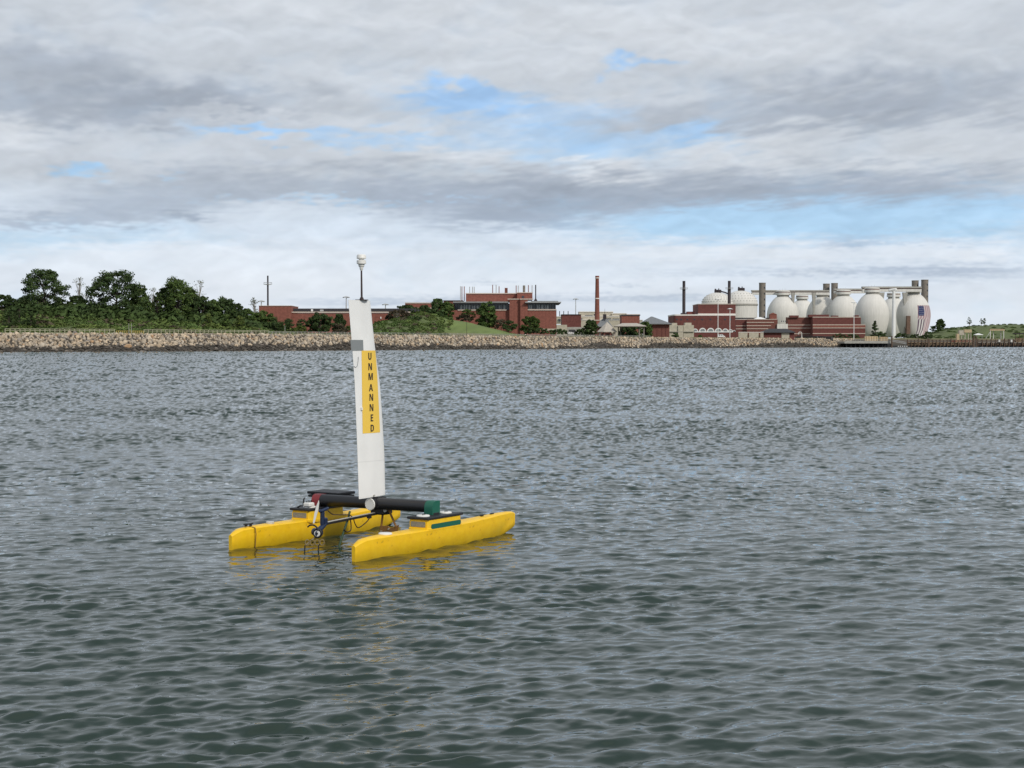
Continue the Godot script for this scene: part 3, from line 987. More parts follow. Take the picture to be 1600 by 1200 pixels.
func egg_profile(s: float) -> Array:
	var pf := []
	for q: Array in [[8.2, 0.0], [9.6, 1.4], [11.4, 4.6], [12.9, 8.8], [14.0, 13.5], [14.5, 18.0], [14.55, 20.5], [14.25, 23.5], [13.5, 26.8], [12.2, 30.0], [10.5, 32.8], [8.6, 35.2], [6.6, 37.0], [5.6, 37.6]]: pf.append(Vector2(q[0], q[1]) * s)
	return pf

func make_egg(label: String, px: float, dist: float, py_neck: float) -> Node3D:
	var g := on_ground(px, dist)
	g.y = at(px, py_neck, dist).y - 37.4
	var o := thing("digester_tank", label, "tank", g, 0.0, "egg-shaped digester tanks")
	var mb := MB.new()
	# smooth the profile
	var pf := egg_profile(1.0)
	var cv := Curve2D.new()
	for i in pf.size():
		var t: Vector2 = (pf[mini(i + 1, pf.size() - 1)] - pf[maxi(i - 1, 0)]) / 6.0
		cv.add_point(pf[i], -t, t)
	var sm := []
	for i in 41: sm.append(cv.sample_baked(cv.get_baked_length() * i / 40.0, true))
	mb.lathe(sm, 48)
	put(mb, "shell", M.concrete, o)
	mb = MB.new()
	mb.lathe([Vector2(5.4, 36.6), Vector2(5.4, 39.2)], 24)
	put(mb, "neck", M.concrete_grey, o)
	mb = MB.new()
	mb.lathe([Vector2(0.01, 39.2), Vector2(6.6, 39.2), Vector2(6.6, 41.4), Vector2(6.2, 41.4), Vector2(6.2, 42.1), Vector2(6.5, 42.1), Vector2(6.5, 42.9), Vector2(5.4, 43.4), Vector2(0.01, 43.7)], 24)
	put(mb, "cap", M.concrete, o)
	mb = MB.new()
	mb.lathe([Vector2(6.24, 41.42), Vector2(6.24, 42.08)], 24)
	put(mb, "louvre_band", M.brick_deep, o)
	mb = MB.new()
	for k in 3: mb.tube([Vector3(-3 + k * 2.4, 43.2, 1.0), Vector3(-3 + k * 2.4, 45.0 + k * 0.3, 1.0)], [0.09], 5)
	put(mb, "vent_pipe", M.galv, o)
	return o

func make_plant() -> void:
	# power house with arches
	var D := 1130.0
	var b := site("power_house", "dark red brick power house with white arches and two steel stacks", "building", 1100, D)
	var o := b.position
	var k := D / FOCAL
	var mb := MB.new()
	var x0 := at(1052.5, 500, D).x - o.x; var x1 := at(1149, 500, D).x - o.x
	var top := at(1100, 493.2, D).y - o.y
	var z0 := at(1100, 500, D).z - o.z
	var pl := PackedVector2Array()
	for i in 7:
		var w := PI - PI / 2 * i / 6.0
		pl.append(Vector2(x0 + 2.2 + cos(w) * 2.2, z0 - 2.2 + sin(w) * 2.2))
	pl.append(Vector2(x1, z0)); pl.append(Vector2(x1, z0 - 40)); pl.append(Vector2(x0, z0 - 40))
	mb.prism(pl, -0.5, top)
	put(mb, "wall", M.brick_deep, b)
	mb = MB.new()
	var pl2 := PackedVector2Array()
	for p in pl: pl2.append(p + Vector2(-0.2 if p.x < 0 else 0.2, 0.2 if p.y > z0 - 10 else -0.2))
	mb.prism(pl2, top, top + 0.9)
	put(mb, "cornice", M.white_band, b)
	var u := pbox(b, "upper_block", M.brick_deep, 1091, 1149.4, 475.6, 490, D + 3, 34)
	pbox_in(u, b, "roof_edge", M.stone_band, 1090.6, 1149.8, 474.6, 475.6, D + 2.6, 35)
	pbox_in(u, b, "white_course", M.white_band, 1091, 1149.6, 490, 491.3, D + 1, 36)
	pbox(b, "roof_unit", M.brick_deep, 1073.5, 1085.5, 486.8, 491.8, D + 8, 6)
	pbox(b, "roof_unit", M.steel_dark, 1064, 1072, 489.2, 491.8, D + 8, 3)
	for x: float in [1057.6, 1064.4, 1074, 1085, 1097.4, 1110.2, 1133, 1142]:
		mb = MB.new()
		var c := at(x, 499.2, D) - o
		mb.lathe([Vector2(0.01, 0.12), Vector2(0.62, 0.12), Vector2(0.62, -0.1)], 14, c, Basis(Vector3.RIGHT, PI / 2))
		put(mb, "round_window", M.glass, b)
	for q: Array in [[1086.2, 4.6], [1097.8, 5.7], [1110.4, 5.7], [1122.6, 5.6], [1133.2, 4.7], [1141.2, 3.6], [1147, 2.2]]:
		var c := at(q[0], 518.0, D) - o
		var r: float = q[1] * k
		var a := ring_window(b, M.white, c + Vector3(0, 0, 0.3), r * 0.73, r, 0.4)
		mb = MB.new()
		mb.lathe([Vector2(0.01, 0.1), Vector2(r * 0.7, 0.1)], 12, c + Vector3(0, 0.01, 0.02), Basis(Vector3.RIGHT, PI / 2), PI, TAU)
		put(mb, "pane", M.pale_glass, a)
		mb = MB.new()
		for i in [-1, 0, 1]: mb.box(c + Vector3(r * 0.32 * i, r * 0.3, 0.18), Vector3(0.12, r * 0.62, 0.1))
		put(mb, "glazing_bar", M.glass, a)
	pbox(b, "sill_course", M.white, 1085, 1145, 518.0, 519.3, D - 0.35, 0.8)
	steel_stack("left dark steel stack on the power house roof, in open sky", 1068.5, 439, 491, 451.7, 2.5, 1140.0)
	steel_stack("right dark steel stack on the power house in front of domes", 1139.4, 438.8, 476, 451.5, 2.5, 1145.0)
	steel_stack("lone dark steel stack above the long brick building at left", 418.6, 430.7, 478, 444.7, 1.35, 800.0)

	# beige concrete blockhouse on the shore
	D = 1085.0
	b = site("concrete_blockhouse", "pale beige concrete blockhouse on the shore before the power house", "building", 1065, D)
	pbox(b, "wall", M.beige, 1046, 1059, 508, 530, D, 14, true)
	pbox(b, "wall", M.beige, 1059.6, 1067.5, 508.4, 530, D - 1, 14, true)
	pbox(b, "wall", M.beige, 1068, 1084.2, 508, 530, D, 14, true)
	pbox(b, "roof_block", M.beige, 1050, 1058, 504.6, 508, D + 2, 8)
	pbox(b, "roof_block", M.beige, 1070.5, 1080.5, 504.2, 508, D + 2, 8)
	pbox(b, "joint_course", M.concrete_grey, 1046, 1084.4, 518, 518.5, D - 1.2, 1)

	# domed gas holders
	D = 1290.0
	k = D / FOCAL
	for q: Array in [["domed white gas holder half hidden by the brick power house", 1120.5, 24.5, 457.0, 1310.0], ["domed white gas holder with pale drum right of the stacks", 1157.0, 26.2, 454.0, 1330.0]]:
		var px: float = q[1]
		var d: float = q[4]
		k = d / FOCAL
		var g := on_ground(px, d)
		var t := thing("gas_holder", q[0], "tank", g, 0.0, "domed gas holders")
		var R: float = q[2] * k
		var yb := at(px, 475, d).y - g.y
		var yt := at(px, q[3], d).y - g.y
		mb = MB.new()
		mb.lathe([Vector2(R * 0.985, -0.5), Vector2(R * 0.985, yb - 1.4)], 40)
		put(mb, "drum", M.concrete, t)
		mb = MB.new()
		mb.lathe([Vector2(R, yb - 1.4), Vector2(R * 1.03, yb - 1.2), Vector2(R * 1.03, yb), Vector2(R, yb)], 40)
		put(mb, "rim", M.concrete_grey, t)
		mb = MB.new()
		var pf := []
		for i in 15:
			var w := PI / 2 * i / 14.0
			pf.append(Vector2(maxf(cos(w) * R, 0.01), yb + sin(w) * (yt - yb)))
		mb.lathe(pf, 40)
		var dome := put(mb, "dome", M.concrete, t)
		# the studs that dot the dome
		mb = MB.new()
		for ring in [0.22, 0.42, 0.62, 0.84]:
			var n := int(34 * cos(ring))
			for i in n:
				var w := TAU * (i + 0.5 * int(ring * 10)) / n
				var p := Vector3(cos(w) * cos(ring) * R, yb + sin(ring) * (yt - yb), sin(w) * cos(ring) * R)
				mb.box(p, Vector3(0.55, 0.5, 0.55), Basis(Vector3.UP, -w))
		put(mb, "studs", M.concrete_grey, dome).set_meta("kind", "stuff")
		mb = MB.new()
		mb.bevel_box(Vector3(0.5, yt + 1.0, 0), Vector3(5.5, 2.6, 4), 0.4)
		mb.box(Vector3(-1.6, yt + 2.6, 0), Vector3(1.2, 1.0, 1.2))
		mb.box(Vector3(1.2, yt + 2.7, 0), Vector3(0.7, 1.4, 0.7))
		put(mb, "crown_gear", M.steel_dark, t)
		if px < 1130:
			mb = MB.new()
			var st := []
			for i in 8:
				var w := PI / 2 * (1.0 - i / 7.0 * 0.55)
				st.append(Vector3(cos(w) * R * 1.05, yb + sin(w) * (yt - yb) + 0.9, R * 0.22))
			for i in 7: mb.tube([st[i], st[i + 1]], [0.6], 5)
			put(mb, "stairway", M.steel_dark, t)

	# the eggs
	make_egg("back egg tank glimpsed between the first and second front eggs", 1253, 1640.0, 470)
	make_egg("back egg tank mostly hidden behind the white pole tower", 1396, 1520.0, 467)
	make_egg("leftmost large egg tank, just right of the brown stair tower", 1223, 1425.0, 464.3)
	make_egg("second front egg tank from the left, behind brick penthouses", 1284.5, 1450.0, 464.6)
	make_egg("third front egg tank, overlapped by its right-hand neighbour", 1317.5, 1430.0, 463.3)
	make_egg("largest nearest egg tank with a conifer in front", 1362, 1345.0, 460.2)
	var e5 := make_egg("rightmost egg tank carrying the draped flag mural", 1427, 1365.0, 460.6)
	# flag: blue canton and hanging stripes laid on the shell
	var pf5 := egg_profile(1.0)
	var flag_mat := mat("flag_print", Color(1, 1, 1), 0.8)
	flag_mat.vertex_color_use_as_albedo = true
	for part_ in ["flag_stripes", "flag_canton"]:
		mb = MB.new()
		var canton: bool = part_ == "flag_canton"
		var a_lo := 1.57 if not canton else 1.52
		var a_hi := 0.42 if not canton else 1.16
		var y_lo := 0.6 if not canton else 19.0
		var y_hi := 28.0 if not canton else 27.5
		var nu := 26 if not canton else 12
		var nv := 24 if not canton else 10
		var lift := 0.10 if not canton else 0.18
		for j in nv + 1:
			for i in nu + 1:
				var fy := float(j) / nv; var fx := float(i) / nu
				var y := lerpf(y_lo, y_hi, fy)
				var w := lerpf(a_lo, a_hi, fx) + sin(fy * 5.0 + fx * 2.0) * 0.03 * (1.0 - fy)
				var r := 0.0
				for s in pf5.size() - 1:
					if y >= pf5[s].y and y <= pf5[s + 1].y: r = lerpf(pf5[s].x, pf5[s + 1].x, (y - pf5[s].y) / (pf5[s + 1].y - pf5[s].y))
				r += lift
				var nrm := Vector3(cos(w), 0, sin(w))
				if canton:
					var star := (i % 2 == 1 and j % 2 == 1)
					mb.col = Color(0.55, 0.57, 0.62) if star and false else Color(0.03, 0.04, 0.13)
				else:
					var band := int(fx * 13.0 + (1 - fy) * 1.2) % 2
					mb.col = Color(0.36, 0.20, 0.23) if band == 0 else Color(0.54, 0.49, 0.50)
					if fx < 0.45 and y < 17.0 and fy < 0.55: mb.col = Color(0.66, 0.64, 0.62) if band == 0 else Color(0.10, 0.06, 0.10)
				mb.vert(nrm * r + Vector3(0, y, 0), nrm)
		for j in nv:
			for i in nu:
				var a := j * (nu + 1) + i
				mb.tri_i(a, a + 1, a + nu + 2); mb.tri_i(a, a + nu + 2, a + nu + 1)
		var fl := put(mb, part_, flag_mat, e5)
		if canton:
			mb = MB.new()
			mb.col = Color(0.62, 0.63, 0.66)
			for j in 5:
				for i in 4:
					var w := lerpf(1.49, 1.20, (i + 0.5 * (j % 2)) / 3.6)
					var y := 20.2 + j * 1.6
					var rr := 14.8
					for s in pf5.size() - 1:
						if y >= pf5[s].y and y <= pf5[s + 1].y: rr = lerpf(pf5[s].x, pf5[s + 1].x, (y - pf5[s].y) / (pf5[s + 1].y - pf5[s].y)) + 0.27
					mb.box(Vector3(cos(w) * rr, y, sin(w) * rr), Vector3(0.1, 0.34, 0.34), Basis(Vector3.UP, -w))
			put(mb, "flag_stars", flag_mat, fl)
	pbox(e5, "door_tower", M.rust_brown, 1417, 1422.4, 493.5, 522, 1365.0 - 13.9, 6, false)

	# stair towers
	for q: Array in [["brown concrete stair tower left of the first egg tank", 1185.6, 1196, 441.8, 1400.0], ["short stair tower top behind the second egg tank", 1285.6, 1296, 443.2, 1480.0], ["brown stair tower between second and third egg tanks", 1298.3, 1308.6, 442.3, 1470.0], ["short stair tower top behind the flag egg tank", 1424, 1434.6, 438.2, 1400.0], ["tallest stair tower at the right end of the egg tanks", 1438.8, 1449.8, 437, 1395.0]]:
		var d: float = q[4]
		var t := site("stair_tower", q[0], "tower", (q[1] + q[2]) / 2, d, "concrete stair towers at the egg tanks")
		var rr: float = (q[2] - q[1]) / 2 / FOCAL * d
		var h: float = at(q[1], q[3], d).y - t.position.y
		mb = MB.new()
		mb.lathe([Vector2(rr, -0.5), Vector2(rr, h - 0.8), Vector2(rr * 1.04, h - 0.7), Vector2(rr * 1.04, h), Vector2(rr * 0.9, h), Vector2(rr * 0.9, h - 0.5), Vector2(0.01, h - 0.5)], 18)
		put(mb, "shaft", M.concrete_brown, t)
		for i in 6:
			mb = MB.new()
			mb.box(Vector3(rr * 0.5, h - 4.5 - i * 5.2, rr * 0.86), Vector3(0.9, 1.5, 0.5), Basis(Vector3.UP, 0.5))
			put(mb, "window", M.glass, t)
	# walkway bridges at cap level and their piers
	for q: Array in [["covered walkway bridge linking the left stair tower and first eggs", 1175, 1296, 453.2, 460.5, 1430.0], ["covered walkway bridge over the third egg tank", 1304, 1352, 450.8, 458.2, 1432.0], ["covered walkway bridge between the nearest and the flag eggs", 1348, 1440, 447.6, 455.8, 1356.0]]:
		var d: float = q[5]
		var t := thing("walkway_bridge", q[0], "bridge", at((q[1] + q[2]) / 2, q[4], d), 0.0, "walkway bridges on the egg tanks")
		var hh: float = q[4] - q[3]
		pbox(t, "parapet", M.concrete, q[1], q[2], q[3] + hh * 0.5, q[4], d, 4.5)
		pbox(t, "gap", M.brick_deep, q[1] + 0.4, q[2] - 0.4, q[3] + hh * 0.32, q[3] + hh * 0.5, d + 0.6, 3.4)
		pbox(t, "roof", M.concrete_grey, q[1] - 0.3, q[2] + 0.3, q[3], q[3] + hh * 0.32, d - 0.3, 5)
	for q: Array in [[1236.3, 1241.2, 1419.0, "left"], [1268.5, 1274, 1424.0, "middle"], [1371.4, 1380.6, 1358.0, "near"], [1410.2, 1416.6, 1358.0, "far"]]:
		var d: float = q[2]
		var label: String = "flared concrete pier under the walkway bridge " + {"left": "right of the first egg", "middle": "left of the second egg", "near": "right of the nearest egg", "far": "left of the flag egg"}[q[3]]
		var t := site("bridge_pier", label, "pier", (q[0] + q[1]) / 2, d, "concrete piers of the walkway bridges")
		var hw: float = (q[1] - q[0]) / 2 * d / FOCAL
		var h: float = at(q[0], 457, d).y - t.position.y
		mb = MB.new()
		var sq := func(s: float) -> PackedVector2Array: return PackedVector2Array([Vector2(-s, -1.5), Vector2(s, -1.5), Vector2(s, 1.5), Vector2(-s, 1.5)])
		mb.loft([[sq.call(hw * 0.5), -0.5], [sq.call(hw * 0.5), h * 0.72], [sq.call(hw * 1.15), h]])
		put(mb, "column", M.concrete_grey, t)

	# long striped brick galleries in front of the eggs
	D = 1290.0
	b = site("brick_gallery", "long striped brick gallery in front of the egg tanks", "building", 1300, D)
	pbox(b, "wall", M.brick_deep, 1270, 1345, 495.6, 523, D, 14, true)
	pbox(b, "wall", M.brick_deep, 1345, 1352, 507, 523, D, 14, true)
	pbox(b, "wall", M.brick_dark, 1231, 1270, 495.6, 523, D + 10, 10, true)
	for y: float in [495.0, 507.0, 511.8, 520.6]:
		pbox(b, "white_course", M.stone_band, 1270, 1345 if y < 500 else 1352.3, y, y + 1.1, D - 0.35, 1.0)
		pbox(b, "white_course", M.stone_band, 1231, 1269.9, y + 0.3, y + 1.3, D + 9.7, 1.0)
	pbox(b, "recessed_course", M.brick, 1270, 1352.2, 508.3, 511.6, D - 0.2, 0.6)
	for q: Array in [[1234.5, 1248, 492.8, 496, 8.0], [1264, 1295.5, 491.6, 495.6, 4.0], [1300, 1310, 493, 495.6, 4.0], [1336, 1342, 492.4, 495.6, 5.0]]: pbox(b, "penthouse", M.brick_deep, q[0], q[1], q[2], q[3], D + q[4], 6)
	D = 1240.0
	b = site("brick_gallery", "lower striped brick hall between power house and stair tower", "building", 1182, D)
	pbox(b, "wall", M.brick_deep, 1149.5, 1167, 499.4, 523, D + 4, 20, true)
	pbox(b, "wall", M.brick_dark, 1167, 1215, 499.4, 523, D, 22, true)
	for y: float in [498.4, 503.2, 508.4, 513.2]: pbox(b, "white_course", M.stone_band, 1167, 1214 - (y - 498) * 0.9, y, y + 1.0, D - 0.35, 1.0)
	for y: float in [508.6, 513.4]: pbox(b, "white_course", M.stone_band, 1149.8, 1166.8, y, y + 1.0, D + 3.6, 1.0)
	hip_roof(b, "roof_light", M.white, 1178, 1198, 1186, 1190, 498.4, 495.4, D + 5, 8)
	pbox(b, "roof_edge", M.dark_roof, 1149, 1202, 496.4, 498.4, D + 9, 6)
	var gb := pbox(b, "gable_house", M.brick, 1203.4, 1213.8, 491.4, 498.4, D + 3, 6)
	mb = MB.new()
	var ga := at(1202.8, 491.4, D + 2.7) - b.position; var gc := at(1214.4, 491.4, D + 2.7) - b.position; var gt := at(1208.6, 488.6, D + 2.7) - b.position
	mb.tri(ga, gc, gt, Vector3.BACK)
	var bk := Vector3(0, 0, -6.6)
	mb.quad(ga, ga + bk, gt + bk, gt, Vector3(-0.5, 0.9, 0).normalized()); mb.quad(gc, gc + bk, gt + bk, gt, Vector3(0.5, 0.9, 0).normalized()); mb.tri(ga + bk, gc + bk, gt + bk, Vector3.FORWARD)
	put(mb, "gable", M.brick, gb)
	pbox(b, "loading_bay", M.concrete, 1214.5, 1231, 506, 516, D - 2, 6)
	for x: float in [1221, 1224, 1227]: pbox(b, "bay_window", M.glass, x, x + 1.2, 501, 503, D - 0.4, 0.6)

# ---------------------------------------------------------------- waterfront
func make_waterfront() -> void:
	var D := 1135.0
	var b := site("beige_wall", "low beige panelled wall on the shore right of power house", "wall", 1173, D)
	pbox(b, "panel", M.beige, 1153.8, 1168, 519.6, 531, D, 1.2, true); pbox(b, "panel", M.beige, 1170.5, 1185.5, 519.8, 531, D, 1.2, true); pbox(b, "panel", M.beige, 1188, 1193, 520.4, 531, D, 1.2, true)
	pbox(b, "coping", M.white_band, 1153.6, 1193.2, 518.7, 519.6, D - 0.2, 1.7)
	pbox(b, "post", M.timber, 1168.1, 1170.4, 523, 531, D - 0.2, 1.4, true); pbox(b, "post", M.timber, 1185.6, 1187.9, 523, 531, D - 0.2, 1.4, true)
	D = 1140.0
	b = site("brick_shed", "low brick shed with dark overhanging roof and cream panel", "building", 1217, D)
	pbox(b, "wall", M.brick_deep, 1194, 1241, 519, 531, D, 10, true)
	hip_roof(b, "roof", M.dark_roof, 1190.5, 1243.5, 1204, 1232, 519.2, 513.4, D - 2, 14)
	pbox(b, "panel", M.beige, 1221.2, 1233.4, 520, 529.4, D - 0.3, 0.5)
	for x: float in [1197, 1203, 1236]: window(b, x, x + 3, 522, 526.4, D, "glass", "brick_deep")
	b = site("pipe_hoop", "pale upright pipe hoop beside the dark brick shed", "pipe", 1250, 1160.0)
	var mb := MB.new()
	var hp := []
	for i in 13:
		var w := PI * i / 12.0 * 1.25 - 0.4
		hp.append(Vector3(cos(w) * 1.3, 3.2 + sin(w) * 1.3, 0))
	hp.push_front(Vector3(hp[0].x - 0.1, 0, 0))
	mb.tube(hp, [0.28], 8)
	put(mb, "pipe", M.concrete, b)
	# dark sheeted boat shed / conveyor along the bank
	D = 1178.0
	b = site("black_gangway", "long black covered gangway sloping along the bank", "gangway", 1270, D)
	pbox(b, "deck", M.black, 1244, 1302, 525.6, 530.6, D, 4, true)
	mb = MB.new()
	var pa := at(1246, 523.4, D - 1) - b.position; var pb_ := at(1300, 526.5, D - 1) - b.position
	mb.tube([pa, pb_], [0.18], 5); mb.tube([pa - Vector3(0, 0.8, 0), pb_ - Vector3(0, 0.8, 0)], [0.12], 5)
	put(mb, "handrail", M.steel_dark, b)
	for i in 8:
		mb = MB.new()
		var p := pa.lerp(pb_, i / 7.0)
		mb.tube([p - Vector3(0, 2.0, 0), p], [0.12], 5)
		put(mb, "post", M.galv if i % 3 == 1 else M.steel_dark, b)
	b = site("white_crate", "small white cabin box at the end of the rock shore", "cabin", 1300, 1186.0)
	pbox(b, "body", M.white, 1297.2, 1303, 528.6, 532, 1186.0, 2.4, true)
	pbox(b, "lid", M.galv, 1296.8, 1303.4, 528.1, 528.6, 1185.8, 2.9)
	# cars
	car("white_van", "white van parked in front of the power house arches", 1127, 528.8, 1105.0, Color(0.75, 0.75, 0.75), 2.3)
	car("parked_car", "white car parked by the fence before the dark brick block", 891, 522.8, 925.0, Color(0.7, 0.7, 0.7), 1.55)

	# white pole tower with box head
	D = 1300.0
	b = site("pole_tower", "thick white tapered pole topped by a white box head", "tower", 1396.2, D)
	mb = MB.new()
	var k := D / FOCAL
	var ty := at(1396, 455, D).y - b.position.y
	mb.lathe([Vector2(3.3 * k, 0), Vector2(3.1 * k, ty * 0.2), Vector2(2.3 * k, ty), Vector2(0.01, ty)], 20)
	put(mb, "pole", M.white, b)
	mb = MB.new()
	mb.bevel_box(Vector3(-1.0, ty + 1.0, 0), Vector3(6.6, 2.4, 2.6), 0.4, Basis(Vector3.BACK, 0.12))
	put(mb, "head", M.white, b)
	mb = MB.new()
	mb.bevel_box(Vector3(-1.2, ty + 1.0, 1.4), Vector3(4.0, 0.8, 0.3), 0.1, Basis(Vector3.BACK, 0.12))
	put(mb, "vent", M.galv, b)

	# concrete quay with the dark water gap under it
	D = 1160.0
	b = thing("quay", "grey concrete quay deck standing over black shade by the water", "quay", on_ground(1356, D) * Vector3(1, 0, 1))
	pbox(b, "deck", M.concrete_grey, 1319.5, 1393, 533.5, 536.6, D, 30)
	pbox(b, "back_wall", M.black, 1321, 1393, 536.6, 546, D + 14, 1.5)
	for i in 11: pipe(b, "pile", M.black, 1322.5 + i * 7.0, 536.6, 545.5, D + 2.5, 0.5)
	pbox(b, "kerb", M.concrete_grey, 1320, 1392.6, 532.7, 533.5, D + 0.2, 0.6)
	mb = MB.new()
	var q0 := at(1321, 530.8, D + 3) - b.position; var q1 := at(1392, 530.8, D + 3) - b.position
	mb.tube([q0, q1], [0.07], 5)
	for i in 19:
		var p := q0.lerp(q1, i / 18.0)
		mb.tube([p - Vector3(0, 1.3, 0), p], [0.07], 5)
	put(mb, "railing", M.galv, b)
	for q: Array in [["tan shipping box standing on the quay, left one", 1352, 1371.5, 525.4, 533.4, 1178.0], ["smaller tan box on the quay beside the dark gap", 1375, 1387, 526.4, 533.4, 1180.0]]:
		var c := thing("storage_box", q[0], "box", at((q[1] + q[2]) / 2, q[4], q[5]), 0.0, "tan boxes on the quay")
		pbox(c, "body", M.tan, q[1], q[2], q[3], q[4], q[5], 3.5)
		for i in 5:
			var x: float = lerpf(q[1], q[2], (i + 0.5) / 5.0)
			pbox(c, "rib", M.timber_pale, x - 0.35, x + 0.35, q[3] + 0.5, q[4], q[5] - 0.12, 0.2)
	# grey gangway float
	D = 1195.0
	b = thing("gangway", "grey steel gangway leading down to a low float", "gangway", on_ground(1405, D) * Vector3(1, 0, 1))
	mb = MB.new()
	var g0 := at(1392, 533, D) - b.position; var g1 := at(1416, 537.5, D) - b.position
	for y: float in [0.0, 1.2]:
		for z: float in [0.0, -2.0]: mb.tube([g0 + Vector3(0, y, z), g1 + Vector3(0, y, z)], [0.16], 5)
	for i in 10:
		var p := g0.lerp(g1, i / 9.0); var p2 := g0.lerp(g1, minf((i + 1) / 9.0, 1.0))
		mb.tube([p, p + Vector3(0, 1.2, 0)], [0.09], 5)
		mb.tube([p, p2 + Vector3(0, 1.2, 0)], [0.07], 5)
	put(mb, "truss", M.galv, b)
	pbox(b, "float", M.black, 1391, 1422, 540.2, 543.2, D - 4, 5)
	for i in 5: pbox(b, "fender", M.white, 1403.0 + i * 3.3, 1404.6 + i * 3.3, 540.4, 541.6, D - 4.3, 0.4)

	# timber piers
	for q: Array in [["long brown timber pier under the flag egg tank", 1417, 1521, 530.5, 1232.0, 19], ["grey timber pier at the far right edge", 1527, 1640, 529.6, 1290.0, 17]]:
		D = q[4]
		b = thing("timber_pier", q[0], "pier", on_ground((q[1] + q[2]) / 2, D) * Vector3(1, 0, 1), 0.0, "timber piers on the right")
		var right: bool = q[1] > 1500
		pbox(b, "deck", M.timber_pale if not right else M.concrete_brown, q[1], q[2], 534.6, 536.2, D, 5)
		pbox(b, "lower_beam", M.timber_pale if not right else M.timber, q[1], q[2], 538.2, 539.6, D + 0.3, 0.5)
		pbox(b, "upper_rail", M.timber_pale, q[1], q[2], 531.2, 532.0, D + 0.3, 0.3)
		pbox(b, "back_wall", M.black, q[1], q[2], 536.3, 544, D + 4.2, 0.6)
		var n: int = q[5]
		for i in n:
			var x: float = lerpf(q[1] + 1.0, q[2] - 1.0, float(i) / (n - 1))
			var tall := rng.randf_range(0.0, 3.0) if i % 3 == 0 else rng.randf_range(-1.0, 0.4)
			pipe(b, "pile", M.timber, x, q[3] - tall, 544.5, D - 0.4, rng.randf_range(0.28, 0.48))
			if i < n - 1:
				for j in 2:
					var xx: float = x + (j + 0.5) * 2.4
					if rng.randf() < 0.45: continue
					pbox(b, "fender_plank", M.timber_pale if rng.randf() < 0.5 else M.timber, xx - 0.5, xx + 0.5, 536.3, 538.2 + rng.randf() * 2.0, D - 0.1, 0.2)
		if not right: pbox(b, "red_rail", mat("rust", Color(0.24, 0.06, 0.035), 0.85), 1487, 1518, 532.4, 533.6, D - 0.2, 0.3)
	for q: Array in [["dark mooring post just right of the beige control cabin", 1521.6, 524.5, 1240.0], ["second dark mooring post, left of the white awning", 1525.4, 525.5, 1246.0], ["thick dark mooring post below the flag egg", 1450.4, 529.0, 1228.0], ["dark mooring post at the quay and gangway corner", 1393.4, 525.0, 1158.0]]:
		b = thing("mooring_post", q[0], "post", on_ground(q[1], q[3]) * Vector3(1, 0, 1), 0.0, "dark mooring posts")
		var h: float = at(q[1], q[2], q[3]).y
		mb = MB.new()
		mb.lathe([Vector2(0.6, -1.0), Vector2(0.58, h - 0.3), Vector2(0.45, h), Vector2(0.01, h)], 12)
		put(mb, "shaft", M.timber, b)
	# beige control cabin on legs
	D = 1290.0
	b = site("control_cabin", "beige control cabin on legs over the timber pier", "cabin", 1506, D)
	pbox(b, "cabin", M.tan, 1506.8, 1518.4, 514.8, 519.6, D, 4)
	pbox(b, "cabin", M.beige, 1499, 1506.7, 516, 523.6, D + 0.5, 4)
	pbox(b, "stair_house", M.tan, 1495, 1499, 521.5, 529, D + 0.6, 3, true)
	for x: float in [1508.6, 1512.6]: window(b, x, x + 2.6, 516, 518.2, D, "glass", "tan")
	for x: float in [1502, 1507.4, 1512.8, 1516.6]: pbox(b, "leg", M.beige, x, x + 1.1, 519.7, 530, D + 1, 0.6, true)
	# loading frame
	D = 1345.0
	b = site("loading_frame", "pale square loading frame standing on the right pier", "gantry", 1558, D)
	pbox(b, "beam", M.tan, 1546.6, 1570, 514.8, 516.6, D, 1.5); pbox(b, "roof", M.timber_pale, 1547.4, 1569, 513.6, 514.8, D + 0.2, 4)
	for x: float in [1547, 1552, 1563.6, 1568]: pbox(b, "leg", M.concrete, x, x + 0.9, 516.6, 530, D + (0.2 if x < 1550 or x > 1566 else 3.0), 0.6, true)
	b = site("brace", "low sloping pale brace left of the loading frame", "brace", 1543, D)
	mb = MB.new()
	mb.tube([at(1540.4, 528.5, D) - b.position, at(1546.5, 519.5, D) - b.position], [0.25], 6)
	mb.tube([at(1540.4, 528.5, D) - b.position, at(1540.4, 534, D) - b.position], [0.25], 6)
	put(mb, "strut", M.galv, b)
	b = site("awning", "white peaked awning between the cabin and loading frame", "awning", 1530, 1320.0)
	hip_roof(b, "canopy", M.white, 1523.6, 1536.4, 1529, 1531, 522.8, 520.8, 1320.0, 5)
	for x: float in [1525, 1534.4]: pipe(b, "leg", M.galv, x, 522.8, 533, 1321.0, 0.14)
	b = site("pier_shelter", "small dark-roofed shelter at the right edge of the pier", "shelter", 1594, 1340.0)
	pbox(b, "roof", M.steel_dark, 1585, 1602, 520.4, 522, 1340.0, 5)
	for x: float in [1587, 1593, 1599]: pipe(b, "leg", M.timber, x, 522, 533, 1341.0, 0.22)
	pbox(b, "bench", M.timber_pale, 1588, 1598, 528, 531, 1342.0, 2, true)
	# utility boxes that break up the dock
	for q: Array in [["pale box on the far pier under the loading frame", 1560.5, 1563.0, 530.6, 534.4, 1288.5], ["second pale box on the far pier, near the edge", 1579.5, 1582.0, 530.8, 534.4, 1288.5]]:
		var c := thing("pier_box", q[0], "box", at((q[1] + q[2]) / 2, q[4], q[5]), 0.0, "pale boxes on the far pier")
		pbox(c, "body", M.concrete, q[1], q[2], q[3], q[4], q[5], 1.2)
		pbox(c, "lid", M.galv, q[1] - 0.2, q[2] + 0.2, q[3] - 0.4, q[3], q[5] - 0.1, 1.4)
